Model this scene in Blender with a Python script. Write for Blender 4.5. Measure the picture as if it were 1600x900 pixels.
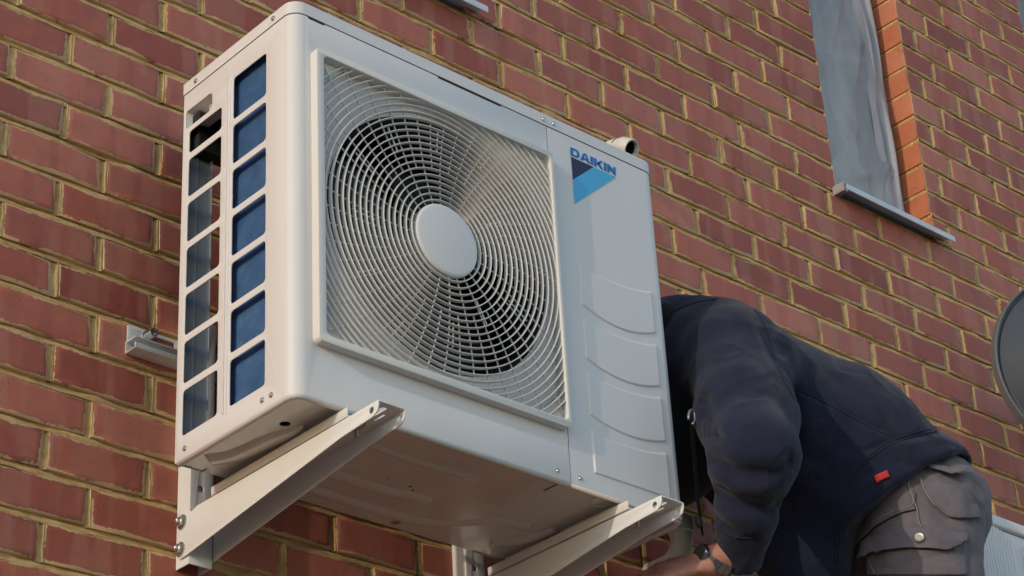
import bpy, bmesh, math, random
import numpy as np
from mathutils import Vector, Matrix
from mathutils.bvhtree import BVHTree

for o in list(bpy.data.objects):
    bpy.data.objects.remove(o)
scene = bpy.context.scene
COL = scene.collection
R = math.radians

# ------------------------------------------------------------------ camera
cam_data = bpy.data.cameras.new("camera")
cam = bpy.data.objects.new("camera", cam_data)
COL.objects.link(cam)
cam_data.sensor_width = 36.0
cam_data.lens = 77.33
cam_data.clip_start = 0.05
cam_data.clip_end = 2000.0
right = Vector((0.74597, -0.66400, -0.05128))
fwd = Vector((0.59717, 0.63282, 0.49287))
up = right.cross(fwd)
cam.matrix_world = Matrix(((right.x, up.x, -fwd.x, -1.6942),
                           (right.y, up.y, -fwd.y, -2.6857),
                           (right.z, up.z, -fwd.z, 1.6),
                           (0, 0, 0, 1)))
scene.camera = cam
scene.render.resolution_x = 1024
scene.render.resolution_y = 576

# ------------------------------------------------------------------ sky and sun
SUN_TRAVEL = Vector((6.0, 1.0, -1.6)).normalized()
sun_elev = math.asin(-SUN_TRAVEL.z)
world = bpy.data.worlds.new("World")
scene.world = world
world.use_nodes = True
wn = world.node_tree
wn.nodes.clear()
wo = wn.nodes.new("ShaderNodeOutputWorld")
wb = wn.nodes.new("ShaderNodeBackground")
ws = wn.nodes.new("ShaderNodeTexSky")
ws.sky_type = 'NISHITA'
ws.sun_disc = False
ws.sun_elevation = sun_elev
ws.sun_rotation = math.atan2(-SUN_TRAVEL.x, -SUN_TRAVEL.y)
ws.altitude = 60.0
ws.air_density = 1.15
ws.dust_density = 0.4
ws.ozone_density = 1.3
wb.inputs["Strength"].default_value = 0.15
wn.links.new(ws.outputs[0], wb.inputs[0])
wn.links.new(wb.outputs[0], wo.inputs[0])

sun_data = bpy.data.lights.new("sun", 'SUN')
sun_data.energy = 2.0
sun_data.angle = R(0.6)
sun_data.color = (0.45, 0.388, 0.302)
sun = bpy.data.objects.new("sun", sun_data)
COL.objects.link(sun)
sun.rotation_euler = SUN_TRAVEL.to_track_quat('-Z', 'Y').to_euler()
sun.location = (-6, -2, 6)

scene.view_settings.view_transform = 'Standard'
scene.view_settings.look = 'None'
scene.view_settings.exposure = 0.72
scene.view_settings.gamma = 1.0

# ------------------------------------------------------------------ helpers
rng = random.Random(11)


def tag(o, label=None, cat=None, group=None, kind=None):
    if label: o["label"] = label
    if cat: o["category"] = cat
    if group: o["group"] = group
    if kind: o["kind"] = kind
    return o


def empty(name, loc, label=None, cat=None, group=None):
    o = bpy.data.objects.new(name, None)
    o.empty_display_size = 0.05
    o.location = loc
    COL.objects.link(o)
    return tag(o, label, cat, group)


def set_parent(o, parent):
    if parent is None:
        return
    o.parent = parent
    if parent.type == 'EMPTY' and parent.parent is None:
        o.matrix_parent_inverse = Matrix.Translation(-Vector(parent.location))


def link(name, me, m=None, parent=None, smooth=False, auto=None):
    o = bpy.data.objects.new(name, me)
    COL.objects.link(o)
    if m is not None and len(me.materials) == 0:
        me.materials.append(m)
    set_parent(o, parent)
    if smooth or auto:
        me.polygons.foreach_set("use_smooth", [True] * len(me.polygons))
    if auto:
        me.set_sharp_from_angle(angle=R(auto))
    return o


def mesh(name, v, f, m=None, parent=None, smooth=False, auto=None):
    me = bpy.data.meshes.new(name)
    me.from_pydata([tuple(x) for x in v], [], [tuple(x) for x in f])
    me.validate()
    me.update()
    return link(name, me, m, parent, smooth, auto)


def bm_obj(name, bm, m=None, parent=None, smooth=False, auto=None):
    me = bpy.data.meshes.new(name)
    bm.normal_update()
    bm.to_mesh(me)
    bm.free()
    return link(name, me, m, parent, smooth, auto)


def bm_box(bm, a, b, bev=0.0, seg=2):
    r = bmesh.ops.create_cube(bm, size=1.0)
    vs = r["verts"]
    for v in vs:
        v.co = Vector([(a[i] + b[i]) / 2 + v.co[i] * (b[i] - a[i]) for i in range(3)])
    if bev > 0:
        es = list({e for v in vs for e in v.link_edges})
        bmesh.ops.bevel(bm, geom=es, offset=bev, segments=seg, affect='EDGES', profile=0.5)


def box(name, a, b, m, parent=None, bev=0.0, seg=2):
    bm = bmesh.new()
    bm_box(bm, a, b, bev, seg)
    return bm_obj(name, bm, m, parent, auto=40 if bev else None)


def tube_geo(pts, rad, n=16, cap=True):
    """Sweep a circle along a polyline; rad is a number or one radius per point."""
    P = [Vector(p) for p in pts]
    rads = rad if isinstance(rad, (list, tuple)) else [rad] * len(P)
    v, f = [], []
    prev = None
    for i, p in enumerate(P):
        d = (P[min(i + 1, len(P) - 1)] - P[max(i - 1, 0)]).normalized()
        if prev is None:
            a = Vector((0, 0, 1)) if abs(d.z) < 0.9 else Vector((1, 0, 0))
            x = d.cross(a).normalized()
        else:
            x = (prev - d * prev.dot(d)).normalized()
        prev = x
        y = d.cross(x)
        for k in range(n):
            t = 2 * math.pi * k / n
            v.append(p + (x * math.cos(t) + y * math.sin(t)) * rads[i])
    for i in range(len(P) - 1):
        for k in range(n):
            a, b = i * n + k, i * n + (k + 1) % n
            f.append((a, b, b + n, a + n))
    if cap:
        f.append(tuple(range(n - 1, -1, -1)))
        f.append(tuple(range((len(P) - 1) * n, len(P) * n)))
    return v, f


def lathe_geo(profile, origin, axis, n=32, closed=False):
    """profile: list of (along axis, radius)."""
    ax = Vector(axis).normalized()
    a = Vector((0, 0, 1)) if abs(ax.z) < 0.9 else Vector((1, 0, 0))
    x = ax.cross(a).normalized()
    y = ax.cross(x)
    o = Vector(origin)
    v, f = [], []
    for (h, r) in profile:
        for k in range(n):
            t = 2 * math.pi * k / n
            v.append(o + ax * h + (x * math.cos(t) + y * math.sin(t)) * r)
    for i in range(len(profile) - 1):
        for k in range(n):
            p, q = i * n + k, i * n + (k + 1) % n
            f.append((p, q, q + n, p + n))
    if profile[0][1] > 1e-5 and not closed:
        f.append(tuple(range(n - 1, -1, -1)))
    if profile[-1][1] > 1e-5 and not closed:
        f.append(tuple(range((len(profile) - 1) * n, len(profile) * n)))
    return v, f


def join_geo(parts):
    V, F = [], []
    for v, f in parts:
        o = len(V)
        V += list(v)
        F += [tuple(i + o for i in q) for q in f]
    return V, F


def rrect(x0, y0, x1, y1, r, n=5):
    """Rounded rectangle outline; r may be one radius or four (bl, br, tr, tl)."""
    rs = r if isinstance(r, (list, tuple)) else [r] * 4
    out = []
    for (cx, cy, rr, a0) in ((x0 + rs[0], y0 + rs[0], rs[0], 180), (x1 - rs[1], y0 + rs[1], rs[1], 270),
                             (x1 - rs[2], y1 - rs[2], rs[2], 0), (x0 + rs[3], y1 - rs[3], rs[3], 90)):
        if rr < 1e-6:
            out.append((cx, cy))
            continue
        for k in range(n + 1):
            t = R(a0 + 90 * k / n)
            out.append((cx + rr * math.cos(t), cy + rr * math.sin(t)))
    return out


def circle2(cx, cy, r, n=24):
    return [(cx + r * math.cos(2 * math.pi * k / n), cy + r * math.sin(2 * math.pi * k / n)) for k in range(n)]


def plate_mesh(loops, thick, to3, bevel=0.0):
    """Flat plate with holes (first loop outside, rest holes); to3(a, b, t) maps to world, t in -1..1 across the thickness."""
    cu = bpy.data.curves.new("plate", 'CURVE')
    cu.dimensions = '2D'
    cu.fill_mode = 'BOTH'
    cu.extrude = 0.5
    for lp in loops:
        s = cu.splines.new('POLY')
        s.points.add(len(lp) - 1)
        for p, q in zip(s.points, lp):
            p.co = (q[0], q[1], 0, 1)
        s.use_cyclic_u = True
    ob = bpy.data.objects.new("plate", cu)
    COL.objects.link(ob)
    bpy.context.view_layer.update()
    me = bpy.data.meshes.new_from_object(ob.evaluated_get(bpy.context.evaluated_depsgraph_get()))
    bpy.data.objects.remove(ob)
    for v in me.vertices:
        v.co = to3(v.co.x, v.co.y, v.co.z * 2.0)
    bm = bmesh.new()
    bm.from_mesh(me)
    bmesh.ops.remove_doubles(bm, verts=bm.verts, dist=1e-6)
    bmesh.ops.recalc_face_normals(bm, faces=bm.faces)
    if bevel > 0:
        es = [e for e in bm.edges if len(e.link_faces) == 2 and e.calc_face_angle(0) > R(60)]
        bmesh.ops.bevel(bm, geom=es, offset=bevel, segments=2, affect='EDGES', profile=0.5, clamp_overlap=True)
    bm.to_mesh(me)
    bm.free()
    return me


def plate(name, loops, thick, to3, m, parent, bevel=0.0, auto=35):
    return link(name, plate_mesh(loops, thick, to3, bevel), m, parent, auto=auto)


# ------------------------------------------------------------------ materials
def srgb(r, g, b):
    f = lambda c: c / 12.92 if c <= 0.04045 else ((c + 0.055) / 1.055) ** 2.4
    return (f(r / 255), f(g / 255), f(b / 255), 1.0)


class NT:
    def __init__(self, name):
        self.m = bpy.data.materials.new(name)
        self.m.use_nodes = True
        self.t = self.m.node_tree
        self.b = self.t.nodes["Principled BSDF"]

    def n(self, kind, **kw):
        nd = self.t.nodes.new(kind)
        for k, v in kw.items():
            setattr(nd, k, v)
        return nd

    def l(self, a, b):
        self.t.links.new(a, b)

    def val(self, nd, **kw):
        for k, v in kw.items():
            nd.inputs[k.replace("_", " ")].default_value = v
        return nd

    def noise(self, vec, scale, detail=3.0, rough=0.55, dist=0.0):
        nd = self.n("ShaderNodeTexNoise")
        nd.inputs["Scale"].default_value = scale
        nd.inputs["Detail"].default_value = detail
        nd.inputs["Roughness"].default_value = rough
        nd.inputs["Distortion"].default_value = dist
        if vec is not None:
            self.l(vec, nd.inputs["Vector"])
        return nd.outputs["Fac"]

    def ramp(self, fac, stops, interp='LINEAR'):
        nd = self.n("ShaderNodeValToRGB")
        cr = nd.color_ramp
        cr.interpolation = interp
        while len(cr.elements) < len(stops):
            cr.elements.new(0.5)
        for e, (p, c) in zip(cr.elements, stops):
            e.position = p
            e.color = c if len(c) == 4 else (*c, 1)
        self.l(fac, nd.inputs[0])
        return nd.outputs[0]

    def mix(self, fac, a, b, mode='MIX'):
        nd = self.n("ShaderNodeMix", data_type='RGBA', blend_type=mode)
        for s, x in ((nd.inputs[0], fac), (nd.inputs[6], a), (nd.inputs[7], b)):
            if hasattr(x, "node"):
                self.l(x, s)
            else:
                s.default_value = x
        return nd.outputs[2]

    def math(self, op, a, b=0.0, c=None, clamp=False):
        nd = self.n("ShaderNodeMath", operation=op, use_clamp=clamp)
        for i, x in enumerate((a, b, c)):
            if x is None:
                continue
            if hasattr(x, "node"):
                self.l(x, nd.inputs[i])
            else:
                nd.inputs[i].default_value = x
        return nd.outputs[0]

    def bump(self, h, strength, dist):
        nd = self.n("ShaderNodeBump")
        nd.inputs["Strength"].default_value = strength
        nd.inputs["Distance"].default_value = dist
        self.l(h, nd.inputs["Height"])
        self.l(nd.outputs[0], self.b.inputs["Normal"])
        return nd

    def pos(self):
        return self.n("ShaderNodeNewGeometry").outputs["Position"]

    def obj(self):
        return self.n("ShaderNodeTexCoord").outputs["Object"]

    def scale(self, vec, s):
        nd = self.n("ShaderNodeVectorMath", operation='MULTIPLY')
        self.l(vec, nd.inputs[0])
        nd.inputs[1].default_value = s
        return nd.outputs[0]


def simple(name, color, rough=0.5, metal=0.0, var=0.06, vscale=14.0, bump=0.0, bscale=300.0, spec=0.5, streak=False):
    t = NT(name)
    P = t.pos()
    vec = t.scale(P, (1, 1, 0.18)) if streak else P
    n1 = t.noise(vec, vscale, 4.0)
    c = Vector(color[:3])
    lo = (*(c * (1 - var)), 1)
    hi = (*[min(1, x) for x in (c * (1 + var))], 1)
    t.l(t.ramp(n1, [(0.3, lo), (0.7, hi)]), t.b.inputs["Base Color"])
    rr = t.ramp(n1, [(0.3, (rough * 0.9,) * 3), (0.7, (min(1, rough * 1.12),) * 3)])
    t.l(rr, t.b.inputs["Roughness"])
    t.b.inputs["Metallic"].default_value = metal
    t.b.inputs["Specular IOR Level"].default_value = spec
    if bump:
        t.bump(t.noise(P, bscale, 2.0), bump, 0.0006)
    return t.m


def mat_brick():
    t = NT("brick_clay")
    P = t.pos()
    oi = t.n("ShaderNodeObjectInfo")
    at = t.n("ShaderNodeAttribute", attribute_name="rnd")
    rnd = t.math('FRACT', t.math('ADD', oi.outputs["Random"], at.outputs["Fac"]))
    edge = t.n("ShaderNodeAttribute", attribute_name="edge").outputs["Fac"]
    side = t.n("ShaderNodeAttribute", attribute_name="side").outputs["Fac"]
    base = t.ramp(rnd, [(0.0, (0.269, 0.064, 0.041)), (0.18, (0.435, 0.122, 0.080)), (0.36, (0.309, 0.077, 0.050)), (0.55, (0.481, 0.150, 0.103)),
                        (0.72, (0.329, 0.087, 0.055)), (0.86, (0.505, 0.168, 0.113)), (1.0, (0.284, 0.073, 0.052))])
    # vertical kiss marks and firing bands, different on each brick
    off = t.n("ShaderNodeCombineXYZ")
    t.l(t.math('MULTIPLY', rnd, 37.0), off.inputs[0])
    t.l(t.math('MULTIPLY', rnd, 11.0), off.inputs[1])
    sv = t.n("ShaderNodeVectorMath", operation='ADD')
    t.l(t.scale(P, (1.0, 0.3, 0.10)), sv.inputs[0])
    t.l(off.outputs[0], sv.inputs[1])
    band = t.noise(sv.outputs[0], 17.0, 1.5, 0.5, 0.3)
    bandm = t.ramp(band, [(0.53, (0, 0, 0)), (0.58, (1, 1, 1))])
    col = t.mix(t.math('MULTIPLY', bandm, 0.26), base, (0.50, 0.235, 0.165, 1))
    bandd = t.ramp(band, [(0.36, (1, 1, 1)), (0.42, (0, 0, 0))])
    col = t.mix(t.math('MULTIPLY', bandd, 0.20), col, (0.20, 0.052, 0.042, 1))
    n2 = t.noise(P, 38.0, 5.0, 0.6)
    col = t.mix(0.38, col, t.ramp(n2, [(0.25, (0.30, 0.30, 0.30)), (0.5, (0.5, 0.5, 0.5)), (0.8, (0.66, 0.64, 0.62))]), 'OVERLAY')
    # small dark pits and red nodules
    vo = t.n("ShaderNodeTexVoronoi")
    vo.inputs["Scale"].default_value = 75.0
    t.l(P, vo.inputs["Vector"])
    pit = t.math('MULTIPLY', t.math('LESS_THAN', vo.outputs["Distance"], 0.10), t.math('GREATER_THAN', t.noise(P, 9.0, 2.0), 0.54))
    col = t.mix(t.math('MULTIPLY', pit, 0.65), col, (0.11, 0.028, 0.022, 1))
    # faces at the openings take a brighter orange
    col = t.mix(side, col, t.mix(n2, (0.40, 0.115, 0.055, 1), (0.54, 0.180, 0.088, 1)))
    # mortar smeared over the arrises and thin lime haze
    n3 = t.noise(P, 130.0, 5.0, 0.68)
    n4 = t.noise(P, 17.0, 4.0, 0.62)
    lim = t.math('ADD', t.math('MULTIPLY', n3, 0.95), t.math('MULTIPLY', n4, 1.9))
    sm = t.math('ADD', t.math('MULTIPLY', edge, 1.15), t.math('SUBTRACT', lim, 2.22))
    smm = t.math('MULTIPLY', sm, 9.0, clamp=True)
    mort = t.mix(n3, (0.48, 0.305, 0.13, 1), (0.72, 0.52, 0.29, 1))
    notside = t.math('SUBTRACT', 1.0, side)
    col = t.mix(t.math('MULTIPLY', t.math('MULTIPLY', smm, 0.82), notside), col, mort)
    haze = t.math('MULTIPLY', t.math('SUBTRACT', t.noise(P, 5.5, 5.0, 0.7), 0.54), 2.2, clamp=True)
    col = t.mix(t.math('MULTIPLY', haze, 0.22), col, (0.52, 0.36, 0.30, 1))
    t.l(col, t.b.inputs["Base Color"])
    t.l(t.ramp(n2, [(0.3, (0.48,) * 3), (0.7, (0.66,) * 3)]), t.b.inputs["Roughness"])
    t.b.inputs["Specular IOR Level"].default_value = 0.36
    h = t.math('ADD', t.math('MULTIPLY', n2, 0.6), t.math('MULTIPLY', t.noise(P, 260.0, 3.0), 0.25))
    h = t.math('ADD', h, t.math('MULTIPLY', smm, 0.55))
    h = t.math('SUBTRACT', h, t.math('MULTIPLY', pit, 0.7))
    t.bump(h, 0.8, 0.0020)
    return t.m


def mat_mortar():
    t = NT("sand_mortar")
    P = t.pos()
    n1 = t.noise(P, 26.0, 6.0, 0.65)
    n2 = t.noise(P, 420.0, 3.0, 0.6)
    col = t.ramp(n1, [(0.25, (0.37, 0.21, 0.082)), (0.5, (0.55, 0.345, 0.145)), (0.78, (0.72, 0.51, 0.26))])
    vo = t.n("ShaderNodeTexVoronoi")
    vo.inputs["Scale"].default_value = 190.0
    t.l(P, vo.inputs["Vector"])
    pit = t.math('MULTIPLY', t.math('LESS_THAN', vo.outputs["Distance"], 0.2), t.math('GREATER_THAN', t.noise(P, 21.0, 3.0), 0.57))
    col = t.mix(t.math('MULTIPLY', pit, 0.75), col, (0.09, 0.05, 0.025, 1))
    t.l(col, t.b.inputs["Base Color"])
    t.b.inputs["Roughness"].default_value = 0.92
    t.b.inputs["Specular IOR Level"].default_value = 0.2
    h = t.math('ADD', t.math('MULTIPLY', n1, 0.7), t.math('MULTIPLY', n2, 0.5))
    t.bump(t.math('SUBTRACT', h, pit), 1.0, 0.0030)
    return t.m


def mat_paint(name="ivory_paint", base=(0.71, 0.672, 0.670), rough=0.42):
    t = NT(name)
    P = t.pos()
    n1 = t.noise(t.scale(P, (1, 1, 0.25)), 7.0, 5.0, 0.6)
    n2 = t.noise(P, 55.0, 5.0, 0.65)
    c = Vector(base)
    col = t.ramp(n1, [(0.3, tuple(c * 0.965)), (0.7, tuple(c * 1.02))])
    # faint finger marks and dust
    d = t.math('MULTIPLY', t.math('SUBTRACT', n2, 0.62), 3.0, clamp=True)
    col = t.mix(t.math('MULTIPLY', d, 0.16), col, (0.42, 0.36, 0.28, 1))
    run = t.math('MULTIPLY', t.math('SUBTRACT', t.noise(t.scale(P, (1, 1, 0.06)), 60.0, 4.0, 0.6), 0.60), 3.0, clamp=True)
    run = t.math('MULTIPLY', run, t.math('MULTIPLY', t.math('SUBTRACT', n1, 0.45), 4.0, clamp=True))
    col = t.mix(t.math('MULTIPLY', run, 0.13), col, (0.36, 0.31, 0.25, 1))
    t.l(col, t.b.inputs["Base Color"])
    t.l(t.ramp(n2, [(0.3, (rough * 0.85,) * 3), (0.75, (rough * 1.25,) * 3)]), t.b.inputs["Roughness"])
    t.b.inputs["Specular IOR Level"].default_value = 0.45
    t.bump(t.math('ADD', t.math('MULTIPLY', t.noise(P, 900.0, 1.0), 0.03), t.noise(P, 4.5, 1.0)), 0.25, 0.006)
    return t.m


def mat_pan():
    """Glossy galvanised base sheet, grimy along the pressings."""
    t = NT("base_pan_steel")
    P = t.pos()
    n1 = t.noise(P, 9.0, 6.0, 0.65)
    n2 = t.noise(P, 70.0, 5.0, 0.65)
    col = t.ramp(n1, [(0.3, (0.52, 0.49, 0.465)), (0.7, (0.58, 0.555, 0.53))])
    d = t.math('MULTIPLY', t.math('SUBTRACT', t.noise(t.scale(P, (1, 2.2, 1)), 16.0, 6.0, 0.7), 0.56), 4.0, clamp=True)
    col = t.mix(t.math('MULTIPLY', d, 0.16), col, (0.20, 0.165, 0.13, 1))
    t.l(col, t.b.inputs["Base Color"])
    t.l(t.ramp(n2, [(0.3, (0.16,) * 3), (0.75, (0.26,) * 3)]), t.b.inputs["Roughness"])
    t.b.inputs["Metallic"].default_value = 0.25
    t.bump(t.math('ADD', t.noise(P, 5.0, 2.0), t.math('MULTIPLY', n2, 0.01)), 0.35, 0.012)
    return t.m


def mat_coil():
    t = NT("blue_coil_fins")
    P = t.pos()
    w = t.n("ShaderNodeTexWave", wave_type='BANDS', bands_direction='Y')
    w.inputs["Scale"].default_value = 95.0
    w.inputs["Distortion"].default_value = 0.4
    t.l(P, w.inputs["Vector"])
    n1 = t.noise(P, 30.0, 5.0, 0.65)
    col = t.ramp(n1, [(0.3, (0.040, 0.11, 0.26)), (0.6, (0.068, 0.165, 0.36)), (0.85, (0.12, 0.23, 0.43))])
    spk = t.math('MULTIPLY', t.math('GREATER_THAN', t.noise(P, 160.0, 2.0), 0.70), 0.5)
    col = t.mix(spk, col, (0.42, 0.34, 0.16, 1))
    t.l(col, t.b.inputs["Base Color"])
    t.b.inputs["Roughness"].default_value = 0.42
    t.b.inputs["Metallic"].default_value = 0.35
    t.bump(w.outputs["Fac"], 0.5, 0.001)
    return t.m


def mat_ground():
    t = NT("ground_paving")
    P = t.pos()
    n1 = t.noise(P, 1.2, 6.0, 0.6)
    n2 = t.noise(P, 60.0, 4.0)
    col = t.ramp(n1, [(0.3, (0.16, 0.135, 0.112)), (0.7, (0.255, 0.215, 0.175))])
    col = t.mix(0.4, col, t.ramp(n2, [(0.3, (0.3,) * 3), (0.7, (0.7,) * 3)]), 'OVERLAY')
    t.l(col, t.b.inputs["Base Color"])
    t.b.inputs["Roughness"].default_value = 0.9
    t.bump(n2, 0.5, 0.01)
    return t.m


def mat_film():
    t = NT("window_film")
    P = t.pos()
    n1 = t.noise(t.scale(P, (1, 1, 0.35)), 5.0, 5.0, 0.6)
    col = t.ramp(n1, [(0.3, (0.26, 0.255, 0.27)), (0.5, (0.34, 0.33, 0.345)), (0.72, (0.52, 0.50, 0.50))])
    t.l(col, t.b.inputs["Base Color"])
    t.b.inputs["Roughness"].default_value = 0.42
    t.b.inputs["Specular IOR Level"].default_value = 0.35
    return t.m


def mat_fabric(name, lo, hi, scale=900.0, bump=0.35, dust=None, rough=0.95):
    t = NT(name)
    P = t.pos()
    n1 = t.noise(P, 22.0, 5.0, 0.65)
    n2 = t.noise(P, scale, 2.0, 0.6)
    col = t.ramp(n1, [(0.3, lo), (0.72, hi)])
    col = t.mix(0.35, col, t.ramp(n2, [(0.3, (0.32,) * 3), (0.7, (0.68,) * 3)]), 'OVERLAY')
    if dust:
        dm = t.math('MULTIPLY', t.math('SUBTRACT', t.noise(P, 8.0, 6.0, 0.7), 0.55), 3.0, clamp=True)
        col = t.mix(t.math('MULTIPLY', dm, 0.35), col, (*dust, 1))
        # lint
        ln = t.math('GREATER_THAN', t.noise(P, 330.0, 1.0), 0.79)
        col = t.mix(t.math('MULTIPLY', ln, 0.4), col, (0.25, 0.25, 0.25, 1))
    t.l(col, t.b.inputs["Base Color"])
    t.b.inputs["Roughness"].default_value = rough
    t.b.inputs["Specular IOR Level"].default_value = 0.15
    t.b.inputs["Sheen Weight"].default_value = 0.12
    t.b.inputs["Sheen Roughness"].default_value = 0.5
    h = t.math('ADD', t.math('MULTIPLY', n2, 0.35), t.math('ADD', t.math('MULTIPLY', t.noise(P, 60.0, 4.0, 0.6), 0.5), t.math('MULTIPLY', t.noise(P, 170.0, 3.0, 0.6), 0.35)))
    t.bump(h, bump, 0.002)
    return t.m


def mat_skin():
    t = NT("skin")
    P = t.pos()
    n1 = t.noise(P, 45.0, 5.0, 0.6)
    col = t.ramp(n1, [(0.3, (0.42, 0.17, 0.115)), (0.7, (0.58, 0.28, 0.20))])
    t.l(col, t.b.inputs["Base Color"])
    t.b.inputs["Roughness"].default_value = 0.5
    t.b.inputs["Subsurface Weight"].default_value = 0.12
    t.b.inputs["Subsurface Radius"].default_value = (0.01, 0.004, 0.002)
    t.bump(t.noise(P, 260.0, 4.0, 0.6), 0.4, 0.0012)
    return t.m


M_BRICK = mat_brick()
M_MORTAR = mat_mortar()
M_PAINT = mat_paint()
M_PAINT2 = mat_paint("white_bracket_paint", (0.735, 0.72, 0.71), 0.36)
M_GUARD = mat_paint("guard_plastic", (0.70, 0.662, 0.628), 0.5)
M_COIL = mat_coil()
M_PAN = mat_pan()
M_GROUND = mat_ground()
M_FILM = mat_film()
M_DARK = simple("cavity_shade_black", (0.010, 0.010, 0.011), 0.7)  # near-black standing in for the shade inside cavities and openings
M_GALV = simple("galvanised_steel", (0.34, 0.35, 0.37), 0.42, 0.75, 0.1, 30.0)
M_GREYIN = simple("inner_sheet_metal", (0.36, 0.37, 0.40), 0.4, 0.1, 0.08, 9.0, streak=True)
M_STEEL = simple("zinc_screw", (0.50, 0.49, 0.46), 0.3, 0.9, 0.2, 400.0)
M_RUBBER = simple("black_rubber", (0.03, 0.03, 0.03), 0.8)
M_FANBLK = simple("fan_plastic", (0.016, 0.016, 0.017), 0.6)
M_LOGOB = simple("logo_blue", (0.008, 0.145, 0.45), 0.45, var=0.02)
M_LOGOC = simple("logo_cyan", (0.075, 0.42, 0.72), 0.45, var=0.02)
M_LOGON = simple("logo_navy", (0.012, 0.018, 0.065), 0.45, var=0.02)
M_PVC = simple("white_pvc", (0.66, 0.645, 0.61), 0.38, 0.0, 0.07, 22.0, bump=0.1)
M_SILL = simple("grey_aluminium_sill", (0.58, 0.60, 0.64), 0.45, 0.1, 0.08, 20.0)
M_UPVC = simple("window_profile", (0.33, 0.32, 0.34), 0.4)
M_WRAP = simple("clear_wrap", (0.38, 0.36, 0.375), 0.3, 0.0, 0.35, 16.0, streak=True)
M_GLASS = simple("dark_glazing", (0.03, 0.04, 0.055), 0.08)
M_DISH = simple("dish_grey_paint", (0.085, 0.10, 0.132), 0.5, 0.0, 0.05, 6.0)
M_DISHRIM = simple("dish_rim_paint", (0.12, 0.13, 0.145), 0.5)
M_ALU = simple("bright_aluminium", (0.70, 0.70, 0.70), 0.35, 0.3, 0.06, 60.0)
M_HOODIE = mat_fabric("navy_fleece", (0.012, 0.0142, 0.033), (0.020, 0.0235, 0.051), 1100.0, 0.8, dust=(0.10, 0.085, 0.07))
M_TROUSER = mat_fabric("grey_workwear_cotton", (0.118, 0.098, 0.112), (0.17, 0.144, 0.160), 1400.0, 0.55)
M_STITCH = simple("grey_thread", (0.26, 0.235, 0.235), 0.9)
M_SKIN = mat_skin()
M_HAIR = simple("dark_hair", (0.015, 0.012, 0.010), 0.6)
M_BLACKCLOTH = mat_fabric("black_cloth", (0.008, 0.008, 0.009), (0.014, 0.014, 0.016), 900.0, 0.3)
M_RED = simple("red_label", (0.62, 0.03, 0.03), 0.6)
M_WHITE = simple("white_thread", (0.75, 0.75, 0.75), 0.7)
M_WATCH = simple("watch_steel", (0.42, 0.41, 0.39), 0.22, 1.0, 0.1, 300.0)
M_BRASS = simple("brass_snap", (0.50, 0.44, 0.30), 0.3, 0.9)
M_BOOT = simple("boot_leather", (0.05, 0.035, 0.025), 0.6)
M_WOOD = simple("platform_board", (0.36, 0.25, 0.14), 0.8, 0.0, 0.2, 12.0)

# ------------------------------------------------------------------ ground
gv = [(-600, -600, 0), (600, -600, 0), (600, 600, 0), (-600, 600, 0)]
ground = mesh("ground", gv, [(0, 1, 2, 3)], M_GROUND)
tag(ground, kind="structure")

# ------------------------------------------------------------------ brick building
CAM = Vector((-1.6942, -2.6857, 1.6))
FPX = 1024 / 36.0 * 77.33


def to_px(p):
    d = Vector(p) - CAM
    z = d.dot(fwd)
    return (512 + FPX * d.dot(right) / z, 288 - FPX * d.dot(up) / z)


# main unit, needed for the visibility test of the bricks
FY, BY, UX0, UX1, UZ0, UZ1 = -0.4229, -0.1206, 0.0, 0.81, 3.0427, 3.7424


def hidden_by_unit(p):
    d = Vector(p) - CAM
    t0, t1 = 0.0, 1.0
    for i, (a, b) in enumerate(((UX0, UX1), (FY, BY), (UZ0, UZ1))):
        if abs(d[i]) < 1e-9:
            continue
        u, v = (a - CAM[i]) / d[i], (b - CAM[i]) / d[i]
        t0, t1 = max(t0, min(u, v)), min(t1, max(u, v))
    return t0 < t1


bld = empty("brick_building", (1.0, 0.2, 0.0), "red brick building wall with sandy mortar behind the air conditioners", "building")
BX, BZ, CH, HPX = -0.0758, 3.8977, 0.07502, 0.09225
JB, JP = 0.0056, 0.0047            # half joint thickness: bed, perpend
WINS = [(0.386, 0.751), (1.912, 2.277), (2.885, 3.25)]
WR0, WR1 = -21, -6                # rows cut by the windows
XL, XR = -2.4, 5.4


def row_z(r):
    return BZ - r * CH


def row_segments(r):
    """[(x0, x1, [perpends], left is opening, right is opening)]"""
    odd = (r % 2 == 1)
    reg = []
    c = int((XL - BX) / HPX) - 2
    if (c % 2 == 1) != odd:
        c += 1
    while True:
        x = BX + c * HPX + (0.0133 if odd else 0.0)
        if x > XR + 0.2:
            break
        if x > XL - 0.2:
            rr = random.Random(r * 977 + c)
            reg.append(x + rr.uniform(-0.0028, 0.0028))
        c += 2
    if not (WR0 <= r <= WR1):
        return [(XL, XR, [x for x in reg if XL < x < XR], False, False)]
    cuts = [XL] + [v for w in WINS for v in w] + [XR]
    segs = []
    for k in range(0, len(cuts), 2):
        a, b = cuts[k], cuts[k + 1]
        if k == 4:
            offs = (0.063, 0.209, 0.384) if not odd else (0.122, 0.307, 0.491)
            per = [a + o for o in offs if o < b - a - 0.045]
        else:
            per = [x for x in reg if a + 0.045 < x < b - 0.045]
        segs.append((a, b, per, k > 0, k + 2 < len(cuts)))
    return segs


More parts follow.
